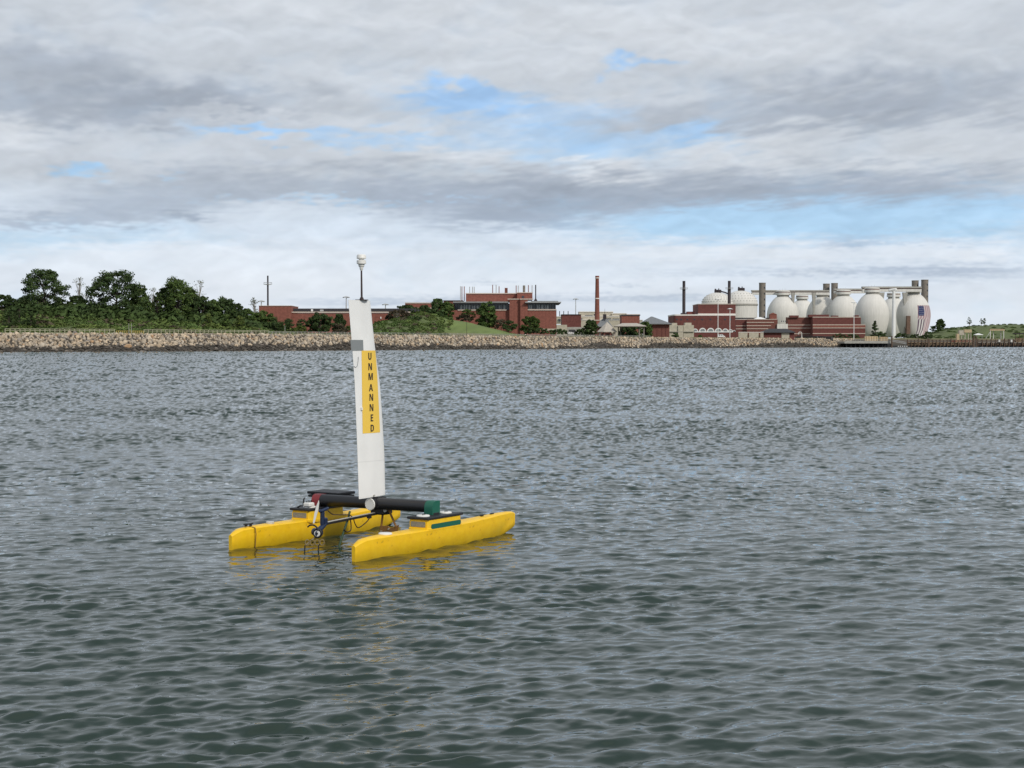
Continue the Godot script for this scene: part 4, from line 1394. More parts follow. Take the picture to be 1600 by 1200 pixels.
	light_mast("slim white light mast before the power house centre", 1122, 467.5, 527, 1100.0, true)
	light_mast("shorter white light mast at the power house right end", 1140.6, 482.5, 528, 1102.0, true)
	light_mast("slim white light mast before the third egg tank", 1334.5, 472.5, 531, 1210.0, true)
	for q: Array in [["thin flagpole-like post beside the shore path at left", 445.3, 509.5, 523.8, 655.0], ["twin grey sign post on the left path, left one", 201.5, 505, 519.5, 590.0], ["twin grey sign post on the left path, right one", 205.5, 505, 519.5, 590.0], ["dark thin post on the grassy mound", 729.3, 499, 522, 765.0]]:
		b = thing("thin_post", q[0], "post", on_ground(q[1], q[4]))
		mb = MB.new()
		mb.tube([Vector3(0, -0.3, 0), Vector3(0, at(q[1], q[2], q[4]).y - b.position.y, 0)], [0.13, 0.09], 6)
		put(mb, "shaft", M.concrete_grey if q[1] < 700 else M.steel_dark, b)

func car(called: String, label: String, px: float, py: float, dist: float, paint: Color, tall: float) -> void:
	var g := on_ground(px, dist)
	var lift := at(px, py, dist).y
	g.y = maxf(g.y, lift)
	var o := thing(called, label, "van" if tall > 2 else "car", g)
	var m := mat("paint_" + called, paint, 0.35)
	var mb := MB.new()
	var L := 5.2 if tall > 2 else 4.4
	mb.bevel_box(Vector3(0, 0.75, 0), Vector3(L, 0.8, 1.8), 0.15)
	put(mb, "body", m, o)
	mb = MB.new()
	var cl := PackedVector2Array([Vector2(-L * 0.42, -0.8), Vector2(L * 0.30, -0.8), Vector2(L * 0.30, 0.8), Vector2(-L * 0.42, 0.8)])
	var ct := PackedVector2Array([Vector2(-L * 0.38, -0.7), Vector2(L * 0.18, -0.7), Vector2(L * 0.18, 0.7), Vector2(-L * 0.38, 0.7)])
	mb.loft([[cl, 1.15], [ct, tall]])
	put(mb, "cab", m, o)
	for x: float in [-0.25, 0.05]:
		mb = MB.new()
		mb.box(Vector3(L * x, (1.2 + tall) / 2, 0.775), Vector3(L * 0.2, (tall - 1.2) * 0.6, 0.06), Basis(Vector3.RIGHT, -0.1))
		put(mb, "window", M.glass, o)
	for x: float in [-0.32, 0.32]:
		for z: float in [-0.85, 0.85]:
			mb = MB.new()
			mb.tube([Vector3(L * x, 0.34, z - 0.1), Vector3(L * x, 0.34, z + 0.1)], [0.34], 12)
			put(mb, "wheel", M.black, o)

# ---------------------------------------------------------------- trees
var leaf_mat: StandardMaterial3D

func leaf(mb: MB, p: Vector3, s: float, out: Vector3, r: RandomNumberGenerator) -> void:
	var n := (out + Vector3(r.randfn(), r.randfn(), r.randfn()) * 0.7).normalized()
	var a := n.cross(Vector3(r.randfn(), r.randfn(), r.randfn())).normalized()
	var b := n.cross(a)
	var s2 := s * r.randf_range(0.4, 0.75)
	var i := mb.vert(p - a * s, n)
	mb.vert(p + b * s2, n); mb.vert(p + a * s, n); mb.vert(p - b * s2, n)
	mb.tri_i(i, i + 1, i + 2); mb.tri_i(i, i + 2, i + 3)

# kinds: broad, conifer, sparse, bush. Spans given as pixels of the photograph.
func tree(called: String, label: String, category: String, px: float, half: float, py_top: float, dist: float, kind: String, tint: Color, seed_: int, group: String, py_base := -1.0) -> void:
	var r := RandomNumberGenerator.new()
	r.seed = seed_ * 131 + 7
	var g := on_ground(px, dist)
	if py_base > 0: g.y = maxf(g.y - 0.5, at(px, py_base, dist).y)
	var o := thing(called, label, category, g, 0.0, group)
	var H := at(px, py_top, dist).y - g.y
	var W := half * dist / FOCAL
	var tr := MB.new()
	var crown := MB.new()
	var clumps := []
	var leaves := 26
	var ls := 0.42
	if kind == "broad":
		var n := int(50 + W * 6.5)
		for i in n:
			var u := r.randf()
			var w := r.randf() * TAU
			var y := 0.04 + 0.90 * u
			var env := sqrt(maxf(1.0 - pow(absf(y - 0.38) / 0.60, 2.0 if y < 0.38 else 1.45), 0.015))
			var rad := W * env * sqrt(r.randf_range(0.25, 1.0)) * r.randf_range(0.8, 1.08)
			clumps.append([Vector3(cos(w) * rad, H * y * r.randf_range(0.94, 1.04), sin(w) * rad), H * r.randf_range(0.06, 0.115)])
		leaves = 95
		ls = 0.42
	elif kind == "conifer":
		var n := int(34 + H)
		for i in n:
			var y := r.randf_range(0.06, 0.96)
			var w := r.randf() * TAU
			var rad := W * pow(1.0 - y, 0.8) * r.randf_range(0.45, 1.05)
			clumps.append([Vector3(cos(w) * rad, H * y, sin(w) * rad), maxf(H * 0.10 * (1.1 - y), 0.3)])
		leaves = 42
		ls = 0.33
	elif kind == "sparse":
		var n := 26
		for i in n:
			var y := r.randf_range(0.3, 1.0)
			var w := r.randf() * TAU
			var rad := W * sin(PI * clampf((y - 0.1) / 0.95, 0.0, 1.0)) * r.randf_range(0.4, 1.1)
			clumps.append([Vector3(cos(w) * rad, H * y, sin(w) * rad), H * r.randf_range(0.05, 0.09)])
		leaves = 13
		ls = 0.27
	else:
		var n := int(16 + W * 2.5)
		for i in n:
			var y := r.randf_range(0.08, 0.9)
			var w := r.randf() * TAU
			var rad := W * sqrt(maxf(1.0 - pow(y, 1.6), 0.05)) * sqrt(r.randf_range(0.1, 1.0))
			clumps.append([Vector3(cos(w) * rad, H * y, sin(w) * rad), maxf(H * 0.16, 0.6)])
		leaves = 42
		ls = 0.34
	ls *= clampf(dist / 650.0, 0.9, 1.5)
	var th := H * (0.5 if kind == "broad" else 0.85 if kind == "conifer" else 0.55 if kind == "sparse" else 0.3)
	var tw := clampf(H * 0.022, 0.08, 0.42)
	tr.tube([Vector3(0, -0.6, 0), Vector3(H * 0.01, th * 0.5, 0), Vector3(H * 0.015, th, H * 0.01)], [tw * 1.25, tw, tw * 0.45], 7)
	for i in clumps.size():
		var c: Vector3 = clumps[i][0]
		if i % (3 if kind != "sparse" else 1) == 0:
			var from := Vector3(H * 0.012, clampf(c.y * r.randf_range(0.35, 0.7), th * 0.3, th), 0)
			tr.tube([from, from.lerp(c, 0.55) + Vector3(0, H * 0.02, 0), c], [tw * 0.42, tw * 0.25, tw * 0.1], 5, false)
		var shade := r.randf_range(0.72, 1.25)
		var cr: float = clumps[i][1]
		for k in leaves:
			var d := Vector3(r.randfn(), r.randfn() * 0.75, r.randfn()).normalized()
			var p := c + d * cr * pow(r.randf(), 0.4) * Vector3(1.25, 0.8, 1.25)
			var q := tint * (shade * r.randf_range(0.75, 1.3))
			crown.col = Color(q.r * r.randf_range(0.88, 1.14), q.g, q.b * r.randf_range(0.8, 1.2))
			leaf(crown, p, ls * r.randf_range(0.6, 1.25), (d + Vector3(0, 0.35, 0) + c.normalized() * 0.4).normalized(), r)
	put(tr, "trunk" if kind != "bush" else "stem", M.bark if kind != "sparse" else M.bark_pale, o)
	put(crown, "crown" if kind != "bush" else "foliage", leaf_mat, o)

func make_trees() -> void:
	leaf_mat = mat("leaf", Color(1, 1, 1), 0.75)
	leaf_mat.vertex_color_use_as_albedo = true
	leaf_mat.cull_mode = BaseMaterial3D.CULL_DISABLED
	leaf_mat.backlight_enabled = true
	leaf_mat.backlight = Color(0.25, 0.25, 0.25)
	leaf_mat.metallic_specular = 0.2
	var dk := Color(0.047, 0.073, 0.028)
	var md := Color(0.068, 0.105, 0.033)
	var gr := Color(0.072, 0.108, 0.032)
	var lt := Color(0.095, 0.125, 0.036)
	var br := Color(0.085, 0.072, 0.048)
	var pale := Color(0.15, 0.16, 0.10)
	var T := "trees along the shore"
	var B := "bushes along the shore"
	tree("shore_tree", "dark spreading tree cut by the left edge of the view", "tree", 4, 24, 459, 655, "broad", dk, 1, T, 505)
	tree("shore_tree", "big dark round tree, tallest at the left", "tree", 69, 40, 419, 660, "broad", dk * 1.12, 2, T, 503)
	tree("shore_tree", "broad dark tree with sky showing through, right of tallest", "tree", 182, 50, 422, 668, "broad", dk, 83, T, 505)
	tree("shore_tree", "thin pale tree rising between the two big dark trees", "tree", 124, 10, 432, 690, "sparse", pale, 4, T, 500)
	tree("shore_tree", "small dark tree filling the gap under the pale one", "tree", 122, 20, 462, 672, "broad", dk, 5, T, 502)
	tree("shore_tree", "pale thin tree right of the broad dark tree", "tree", 239, 9, 449, 690, "sparse", pale, 6, T, 500)
	tree("shore_tree", "dark pointed tree right of the broad dark tree", "tree", 246, 16, 455, 675, "conifer", dk, 7, T, 506)
	tree("shore_tree", "ragged-topped green tree, tall in the middle of the grove", "tree", 277, 23, 433, 676, "broad", md * 1.1, 8, T, 512)
	tree("shore_tree", "bare-topped twiggy tree above the middle grove", "tree", 270, 22, 432, 690, "sparse", md * 1.4, 9, T, 500)
	tree("shore_tree", "pale twiggy tree leaning above the right of the grove", "tree", 311, 12, 438, 695, "sparse", pale, 10, T, 500)
	tree("shore_tree", "dark round tree below the pale twiggy one", "tree", 312, 22, 462, 682, "broad", dk, 11, T, 512)
	tree("shore_tree", "dark tree at the right shoulder of the grove", "tree", 352, 20, 464, 700, "broad", dk * 1.1, 12, T, 512)
	tree("shore_tree", "dark low tree right of the grove shoulder", "tree", 371, 17, 475, 702, "broad", dk, 13, T, 514)
	tree("shore_tree", "twiggy thin tree at the shoulder of the grove", "tree", 346, 8, 462, 708, "sparse", dk * 1.6, 14, T, 505)
	tree("shore_tree", "mid-green tree filling the right foot of the broad dark tree", "tree", 218, 19, 447, 672, "broad", md, 101, T, 506)
	tree("shore_tree", "mid-green tree left of the ragged-topped tree", "tree", 258, 16, 449, 680, "broad", dk, 102, T, 508)
	tree("shore_tree", "leafy tree right against the ragged-topped tree", "tree", 296, 16, 447, 684, "broad", md, 103, T, 508)
	tree("shore_tree", "round tree before the twiggy tree of the grove shoulder", "tree", 333, 16, 467, 690, "broad", md, 104, T, 510)
	tree("shore_tree", "low leafy tree left of the slim pale birch", "tree", 388, 15, 482, 708, "broad", md, 105, T, 516)
	tree("shore_tree", "leafy tree between the far-left tree and the tallest", "tree", 38, 18, 463, 668, "broad", dk, 106, T, 505)
	tree("birch_tree", "slim pale birch just left of the red brick block", "tree", 397, 7, 465, 715, "sparse", pale, 15, T, 505)
	tree("shore_tree", "medium green tree in front of the red brick block", "tree", 410, 24, 485, 712, "broad", gr, 16, T, 518)
	tree("shore_bush", "yellow-green bush at the foot of the grove", "bush", 323, 10, 489, 668, "bush", lt, 17, B)
	tree("shore_bush", "bright green bush right of the yellow-green one", "bush", 351, 9, 490, 672, "bush", gr, 18, B)
	tree("shore_bush", "light green bush between the two darker grove trees", "bush", 374, 8, 493, 676, "bush", lt, 19, B)
	tree("shore_tree", "dark young pine at the far left above the fence", "tree", 30, 15, 478, 612, "conifer", dk * 0.85, 20, T)
	tree("shore_tree", "dark young pine second from left above the fence", "tree", 14, 11, 486, 606, "conifer", dk * 0.85, 21, T)
	tree("shore_tree", "dark young pine right of the left pair above fence", "tree", 48, 12, 488, 608, "conifer", dk * 0.9, 22, T)
	tree("shore_bush", "wide dark bush left of the path post", "bush", 432, 13, 494, 700, "bush", dk, 23, B)
	tree("shore_bush", "dark bush right of the path post", "bush", 452, 10, 497, 702, "bush", dk, 24, B)
	tree("shore_bush", "bright green low bush right of the path post", "bush", 468, 13, 509, 690, "bush", lt * 0.85, 25, B)
	tree("shore_bush", "dark small bush against the brick wall", "bush", 471, 8, 498, 720, "bush", dk, 26, B)
	tree("shore_tree", "wide dark tree before the long brick wall", "tree", 500, 21, 488, 712, "broad", dk, 27, T, 521)
	tree("shore_tree", "dark top of tree against brick wall left of sail", "tree", 530, 10, 491, 740, "broad", dk, 28, T, 520)
	tree("shore_bush", "brownish leafless bush just left of the sail", "bush", 531, 14, 504, 718, "bush", br, 29, B)
	tree("shore_bush", "dark green bush touching the left of the sail", "bush", 546, 10, 508, 722, "bush", md, 30, B)
	tree("shore_tree", "dark peaked tree on the left of the mound", "tree", 635, 22, 476, 800, "broad", dk, 31, T, 505)
	tree("shore_tree", "grey leafless thicket tree left of the mound", "tree", 622, 20, 484, 782, "broad", br * 0.8, 32, T, 520)
	tree("birch_tree", "pale-trunked bare tree right of the sail", "tree", 620, 7, 486, 775, "sparse", br * 1.5, 33, T, 520)
	tree("shore_bush", "dark bush between the thicket and the mound", "bush", 649, 13, 495, 776, "bush", dk, 34, B)
	tree("shore_tree", "blue-green ragged tree on the mound top", "tree", 684, 13, 466, 860, "broad", dk * 1.35, 35, T, 498)
	tree("shore_tree", "dark tree on the mound left of the ragged one", "tree", 664, 13, 477, 855, "broad", dk, 36, T, 496)
	tree("shore_tree", "dark tree on the mound right of the ragged one", "tree", 699, 11, 472, 862, "broad", md, 37, T, 500)
	tree("shore_bush", "yellowish bush before the office windows", "bush", 731, 11, 482, 880, "bush", gr, 38, B, 498)
	tree("shore_bush", "long brownish hedge bush on the mound slope", "bush", 724, 17, 491, 868, "bush", br * 0.7, 39, B, 503)
	tree("shore_tree", "dense dark tree in front of the office glazing", "tree", 760, 16, 470, 872, "broad", md, 40, T, 512)
	tree("shore_bush", "brown bare bush right of the dense office tree", "bush", 783, 11, 498, 868, "bush", br, 41, B, 515)
	tree("shore_bush", "dark bush at the foot of the office block", "bush", 798, 13, 500, 860, "bush", dk * 1.1, 42, B, 521)
	tree("shore_tree", "round olive tree before the office right wing", "tree", 829, 17, 494, 862, "broad", gr * 0.75, 43, T, 520)
	tree("shore_bush", "long dark hedge under the office right wing", "bush", 838, 26, 511, 856, "bush", dk, 44, B, 522)
	tree("shore_bush", "dark hedge right of the office right wing", "bush", 872, 18, 514, 880, "bush", dk, 45, B, 523)
	tree("shore_tree", "dark tree left of the pointed pavilion roof", "tree", 923, 13, 500, 968, "broad", dk * 1.1, 46, T, 524)
	tree("shore_bush", "dark bush between the brick block and tree", "bush", 906, 9, 514, 958, "bush", dk, 47, B, 524)
	tree("shore_tree", "dark tree seen through the open flat pavilion", "tree", 983, 17, 507, 1008, "broad", dk * 1.1, 48, T, 527)
	tree("shore_tree", "green tree right of the open flat pavilion", "tree", 1008, 12, 502, 1012, "broad", md, 49, T, 527)
	tree("shore_bush", "small round bush before the concrete blockhouse", "bush", 1054.5, 5, 520, 1062, "bush", dk * 1.2, 50, B)
	tree("shore_bush", "tiny bush on the shore before the power house", "bush", 1094, 3, 524, 1075, "bush", md, 51, B)
	tree("shore_tree", "dark conifer in front of the nearest egg", "tree", 1367, 7.5, 499, 1270, "conifer", dk, 52, T)
	for q: Array in [[1309, 14, 521, "left of the quay"], [1332, 12, 522, "behind the quay rail"], [1378, 10, 518, "between conifer and white pole"], [1408, 12, 520, "right of the white pole foot"], [1431, 12, 522, "below the flag egg"], [1450, 9, 517, "right of the flag egg foot"]]:
		tree("dock_bush", "dark bush " + q[3], "bush", q[0], q[1], q[2], 1290.0 if q[0] > 1340 else 1240.0, "bush", dk * 1.1, 60 + int(q[0]) % 37, "dark bushes behind the quay")
	tree("shore_tree", "dark bushy tree right of the flag egg tank", "tree", 1469, 7, 498.5, 1520, "broad", dk, 71, T, 514)
	tree("shore_bush", "dark brush at the left foot of the grass hill", "bush", 1461, 12, 508, 1480, "bush", dk, 72, B, 518)
	tree("shore_tree", "small bent tree on the crest of the grass hill", "tree", 1514.5, 4, 495.5, 1560, "sparse", dk * 1.3, 73, T)
	tree("shore_tree", "small left tree of the pair on the hill crest", "tree", 1533, 2.2, 498, 1575, "sparse", dk * 1.3, 74, T)
	tree("shore_tree", "small right tree of the pair on the hill crest", "tree", 1538, 2.4, 497.5, 1578, "sparse", dk * 1.3, 75, T)

	# ground cover: brush on the left bank, the mound and the right hill
	var r := RandomNumberGenerator.new()
	r.seed = 99
	var bl := MB.new()
	for k in 90:
		var d := Vector3(r.randfn(), absf(r.randfn()), r.randfn()).normalized()
		var v := r.randf_range(0.6, 1.2)
		bl.col = Color(v, v * r.randf_range(0.9, 1.1), v)
		leaf(bl, d * Vector3(1.0, 0.75, 1.0) * r.randf_range(0.55, 1.0), r.randf_range(0.16, 0.30), (d + Vector3(0, 0.5, 0)).normalized(), r)
	var clump := bl.mesh(leaf_mat)
	var f := FastNoiseLite.new()
	f.frequency = 0.035; f.seed = 12
	for zone: Array in [["bank_brush", "green brush covering the bank below the left trees", -340, 460, 46, 125, 3000, 1], ["mound_brush", "rough brush covering the left side of the grassy mound", 560, 705, 30, 84, 330, 2], ["hill_brush", "low dark brush dotting the grass hill at the right", 1450, 2000, 120, 300, 420, 3], ["bank_thicket", "dense green thicket closing the gaps under the left trees", 20, 440, 84, 122, 520, 4]]:
		var tf := []; var cl := []
		for i in zone[6]:
			var px: float = r.randf_range(zone[2], zone[3])
			var t: float = r.randf_range(zone[4], zone[5])
			if zone[7] == 2 and px > 680 and r.randf() < (px - 680) / 32.0: continue
			var p := on_ground(px, shore(px) + t)
			var nz := f.get_noise_2d(p.x, p.z)
			var s := r.randf_range(0.7, 1.7) * (1.0 if zone[7] < 3 else 1.3)
			if zone[7] == 4: s = r.randf_range(2.2, 4.6)
			if zone[7] == 1: s *= 1.0 + 0.9 * smoothstep(60.0, 110.0, t) + maxf(0.0, nz) * 1.2
			tf.append(Transform3D(Basis(Vector3.UP, r.randf() * TAU) * Basis.from_scale(Vector3(s * 1.5, s * (1.0 if zone[7] < 4 else 1.25), s * 1.5)), p + Vector3(0, -0.15, 0)))
			var c := md.lerp(lt * 0.8, clampf(nz * 1.4 + 0.35 + r.randf_range(-0.25, 0.25), 0.0, 1.0))
			c *= r.randf_range(0.7, 1.35)
			if r.randf() < 0.12: c = br * 0.8
			if zone[7] == 3: c = md.lerp(gr, r.randf())
			if zone[7] == 4: c = dk.lerp(md, r.randf())
			if zone[7] < 3: c *= 1.5
			cl.append(c)
		tag(copies(zone[0], clump, tf, cl), zone[1], "brush", "", "stuff")

# ---------------------------------------------------------------- fences
func rail_fence(label: String, px0: float, px1: float, n: int, off: float, high: float, m: Material, thick: float, pickets := false) -> void:
	var mid := on_ground((px0 + px1) / 2, shore((px0 + px1) / 2) + off)
	var o := thing("rail_fence", label, "fence", mid, 0.0, "rail fences along the shore path")
	var tops := []
	for i in n:
		var px := lerpf(px0, px1, float(i) / (n - 1))
		var p := on_ground(px, shore(px) + off) - mid
		tops.append(p)
		var mb := MB.new()
		mb.box(p + Vector3(0, high / 2 - 0.15, 0), Vector3(thick, high + 0.3, thick), Basis(Vector3.UP, 0.7))
		put(mb, "post", m, o)
	var hs := [0.96] if pickets else [0.95, 0.55]
	for h: float in hs:
		var mb := MB.new()
		for i in n - 1: mb.tube([tops[i] + Vector3(0, high * h, 0), tops[i + 1] + Vector3(0, high * h, 0)], [thick * 0.42], 5)
		put(mb, "rail", m, o)

func make_fences() -> void:
	var wood := mat("fence_wood", Color(0.34, 0.33, 0.24), 0.9)
	var grey := mat("fence_grey", Color(0.30, 0.30, 0.27), 0.8)
	var yel := mat("fence_yellow", Color(0.42, 0.33, 0.10), 0.8)
	rail_fence("pale wooden rail fence below the left bank", 8, 179, 23, 36.0, 1.45, wood, 0.26)
	rail_fence("short yellowish barrier fence at the end of the left fence", 182, 224, 14, 25.0, 1.1, yel, 0.22, true)
	rail_fence("long pale rail fence below the middle of the grove", 225, 420, 30, 34.0, 1.35, wood, 0.24)
	rail_fence("grey rail fence before the long brick building", 420, 640, 40, 27.0, 1.15, grey, 0.2)
	rail_fence("grey rail fence at the foot of the grassy mound", 640, 830, 34, 26.0, 1.15, grey, 0.2)
	rail_fence("grey rail fence before the office wing and pavilions", 830, 1016, 34, 24.0, 1.3, grey, 0.22)

# ---------------------------------------------------------------- the boat: local x forward, y up, z to starboard
func hull(boat: Node3D, side: float) -> Node3D:
	# stations: forward, half width, deck edge height, keel height
	var st := [[-2.06, .030, .195, -.12], [-1.98, .052, .235, -.14], [-1.86, .082, .272, -.15], [-1.6, .118, .283, -.16], [-1.2, .148, .285, -.17], [-0.7, .166, .283, -.17], [0.0, .170, .285, -.17], [0.6, .164, .293, -.16], [1.1, .142, .305, -.12], [1.5, .112, .318, -.06], [1.8, .078, .318, 0.01], [1.97, .050, .305, 0.05], [2.03, .036, .285, 0.075]]
	var mb := MB.new()
	var rings := []
	for s: Array in st:
		var w: float = s[1]; var d: float = s[2]; var k: float = s[3]
		var ring := []
		for q: Array in [[0.0, k], [0.62, k + 0.02], [0.90, maxf(k + 0.04, -0.005)], [0.94, lerpf(k, d, 0.36) + 0.02], [0.985, lerpf(k, d, 0.80)], [1.0, d - 0.004], [0.96, d + 0.004], [0.5, d + 0.016], [0.0, d + 0.022]]: ring.append(Vector3(s[0], q[1], q[0] * w))
		for i in range(7, 0, -1): ring.append(ring[i] * Vector3(1, 1, -1))
		rings.append(ring)
	var n: int = rings[0].size()
	# crease at the deck edge: separate vertices for sides and deck
	for part_ in 2:
		var ids := [5, 6, 7, 8, 9, 10, 11]
		var list := [11, 12, 13, 14, 15, 0, 1, 2, 3, 4, 5] if part_ == 0 else ids
		var first := mb.v.size()
		for r: Array in rings:
			for i: int in list:
				# weed and slime along the waterline
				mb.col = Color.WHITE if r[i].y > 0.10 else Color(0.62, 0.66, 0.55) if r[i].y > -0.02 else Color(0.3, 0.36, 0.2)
				mb.vert(r[i], Vector3.ZERO)
			mb.col = Color.WHITE
		var m: int = list.size()
		var acc := {}
		for a in rings.size() - 1:
			for b in m - 1:
				var i0 := first + a * m + b
				var nn := (mb.v[i0 + m + 1] - mb.v[i0]).cross(mb.v[i0 + m] - mb.v[i0 + 1]).normalized()
				var cen := (mb.v[i0] + mb.v[i0 + m + 1]) / 2
				if nn.dot(cen - Vector3(cen.x, 0.08, 0)) < 0: nn = -nn
				for e: int in [i0, i0 + 1, i0 + m, i0 + m + 1]: mb.n[e] += nn
		for i in range(first, mb.v.size()): mb.n[i] = mb.n[i].normalized()
		for a in rings.size() - 1:
			for b in m - 1:
				var i0 := first + a * m + b
				mb.tri_i(i0, i0 + 1, i0 + m + 1); mb.tri_i(i0, i0 + m + 1, i0 + m)
	for e in 2:
		var r: Array = rings[0] if e == 0 else rings[rings.size() - 1]
		for i in range(1, n - 1): mb.tri(r[0], r[i], r[i + 1], Vector3(-1 if e == 0 else 1, 0, 0))
	for i in mb.v.size(): mb.v[i].z += side * 1.135
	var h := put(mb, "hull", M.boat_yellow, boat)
	tag(h, "starboard hull with green markings" if side > 0 else "port hull with red beam end", "")
	return h

func rounded(w: float, h: float, r: float, n := 5) -> PackedVector2Array:
	var p := PackedVector2Array()
	for c: Array in [[w / 2 - r, h / 2 - r, 0.0], [-w / 2 + r, h / 2 - r, PI / 2], [-w / 2 + r, -h / 2 + r, PI], [w / 2 - r, -h / 2 + r, PI * 1.5]]:
		for i in n + 1: p.append(Vector2(c[0], c[1]) + Vector2.from_angle(c[2] + PI / 2 * i / n) * r)
	return p

func disc(p: Vector3, r: float, h: float, e := 0.008, b := Basis.IDENTITY, sides := 24) -> MB:
	var mb := MB.new()
	mb.lathe([Vector2(0.0005, 0), Vector2(r, 0), Vector2(r, h - e), Vector2(r - e, h), Vector2(0.0005, h)], sides, p, b)
	return mb

func make_boat() -> void:
	var yl := mat("boat_yellow", Color(0.80, 0.44, 0.012), 0.38)
	yl.albedo_texture = noise_tex(0.014, Color(0.74, 0.43, 0.008).linear_to_srgb(), Color(0.88, 0.545, 0.018).linear_to_srgb(), 51)
	var gd := Gradient.new()
	gd.offsets = PackedFloat32Array([0.0, 0.13, 0.19, 0.5, 0.85])
	gd.colors = PackedColorArray([Color(0.36, 0.23, 0.02).linear_to_srgb(), Color(0.60, 0.36, 0.012).linear_to_srgb(), Color(0.82, 0.485, 0.009).linear_to_srgb(), Color(0.85, 0.515, 0.010).linear_to_srgb(), Color(0.89, 0.56, 0.014).linear_to_srgb()])
	(yl.albedo_texture as NoiseTexture2D).color_ramp = gd
	(yl.albedo_texture as NoiseTexture2D).noise.frequency = 0.03
	(yl.albedo_texture as NoiseTexture2D).noise.fractal_gain = 0.68
	yl.vertex_color_use_as_albedo = true
	yl.albedo_color = Color.WHITE
	yl.uv1_triplanar = true
	yl.uv1_scale = Vector3.ONE * 0.9
	yl.roughness_texture = noise_tex(0.02, Color(0.32, 0.32, 0.32), Color(0.6, 0.6, 0.6), 52)
	yl.roughness = 1.0
	mat("boat_black", Color(0.012, 0.012, 0.014), 0.55)
	mat("tube_black", Color(0.014, 0.014, 0.017), 0.42)
	var sw := mat("sail_white", Color(0.80, 0.79, 0.76), 0.45)
	sw.albedo_texture = noise_tex(0.01, Color(0.76, 0.765, 0.765).linear_to_srgb(), Color(0.82, 0.825, 0.825).linear_to_srgb(), 53)
	sw.albedo_color = Color.WHITE
	sw.uv1_triplanar = true
	sw.uv1_scale = Vector3(0.9, 0.5, 0.9)
	mat("sign_yellow", Color(0.84, 0.56, 0.085), 0.5)
	mat("seam", Color(0.68, 0.68, 0.68), 0.5)
	mat("sign_ink", Color(0.035, 0.026, 0.022), 0.6)
	mat("patch_grey", Color(0.215, 0.235, 0.245), 0.6)
	mat("green", Color(0.004, 0.105, 0.066), 0.45)
	mat("red", Color(0.24, 0.022, 0.026), 0.5)
	mat("boat_white", Color(0.76, 0.75, 0.72), 0.45)
	mat("foggy_pane", Color(0.24, 0.225, 0.19), 0.3, 0.18, 0.12, 54)
	mat("navy", Color(0.010, 0.022, 0.062), 0.35)
	mat("brown_plate", Color(0.24, 0.115, 0.03), 0.6, 0.15, 0.3, 55)
	mat("chrome", Color(0.55, 0.53, 0.48), 0.3).metallic = 0.7
	mat("alu", Color(0.62, 0.60, 0.55), 0.4).metallic = 0.4
	mat("rope", Color(0.20, 0.10, 0.03), 0.9)
	mat("cable", Color(0.03, 0.014, 0.008), 0.6)
	mat("hose_green", Color(0.02, 0.05, 0.02), 0.6)
	mat("sand", Color(0.21, 0.165, 0.09), 0.8)

	var boat := thing("sailing_drone", "yellow twin-hulled unmanned sailing boat with white wing sail on the water", "boat", Vector3(-2.03, 0, -23.85), atan2(0.843, 0.538))
	for side: float in [1.0, -1.0]:
		var h := hull(boat, side)
		var z := side * 1.12
		# deck house
		var mb := MB.new()
		var cab := PackedVector2Array()
		var x0 := -0.52; var x1 := 0.335; var hw := 0.183
		var lo := PackedVector2Array([Vector2(x0 + 0.03, -hw), Vector2(x1 - 0.03, -hw), Vector2(x1, -hw + 0.03), Vector2(x1, hw - 0.03), Vector2(x1 - 0.03, hw), Vector2(x0 + 0.03, hw), Vector2(x0, hw - 0.03), Vector2(x0, -hw + 0.03)])
		var hi := PackedVector2Array()
		for p in lo: hi.append(p * Vector2(0.985, 0.97))
		mb.loft([[lo, 0.255], [hi, 0.432]], Vector3(0, 0, z))
		var cb := put(mb, "deck_house", yl, h)
		# flange where the house meets the deck
		mb = MB.new()
		var fl := PackedVector2Array()
		for p in lo: fl.append(p * Vector2(1.03, 1.0) + Vector2(0, signf(p.y) * 0.004))
		mb.loft([[fl, 0.270], [fl, 0.302], [lo, 0.312]], Vector3(0, 0, z))
		put(mb, "flange", yl, h)
		mb = MB.new()
		mb.bevel_box(Vector3((x0 + x1) / 2, 0.450, z), Vector3(0.90, 0.036, 0.395), 0.008)
		put(mb, "lid", M.boat_black, h)
		# aft window with rounded corners
		var rot := Basis(Vector3(0, 0, -1), Vector3(-1, 0, 0), Vector3(0, 1, 0))   # plan x to -z, up to -x, plan y to +y
		mb = MB.new()
		mb.prism(rounded(0.300, 0.108, 0.02), 0.0, 0.007, Vector3(x0 + 0.004, 0.362, z - 0.004), rot)
		put(mb, "aft_window_frame", yl, h)
		mb = MB.new()
		mb.prism(rounded(0.262, 0.078, 0.016), 0.0, 0.004, Vector3(x0 - 0.0028, 0.362, z - 0.004), rot)
		put(mb, "aft_window", M.foggy_pane, h)
		# side name board: green to starboard, red to port
		mb = MB.new()
		var rs := Basis(Vector3(1, 0, 0), Vector3(0, 0, side), Vector3(0, 1, 0))
		mb.prism(rounded(0.76, 0.072, 0.03), 0.0, 0.006, Vector3(-0.075, 0.330, z + side * (hw - 0.001)), rs * Basis.IDENTITY)
		put(mb, "side_stripe", M.green if side > 0 else M.red, h)
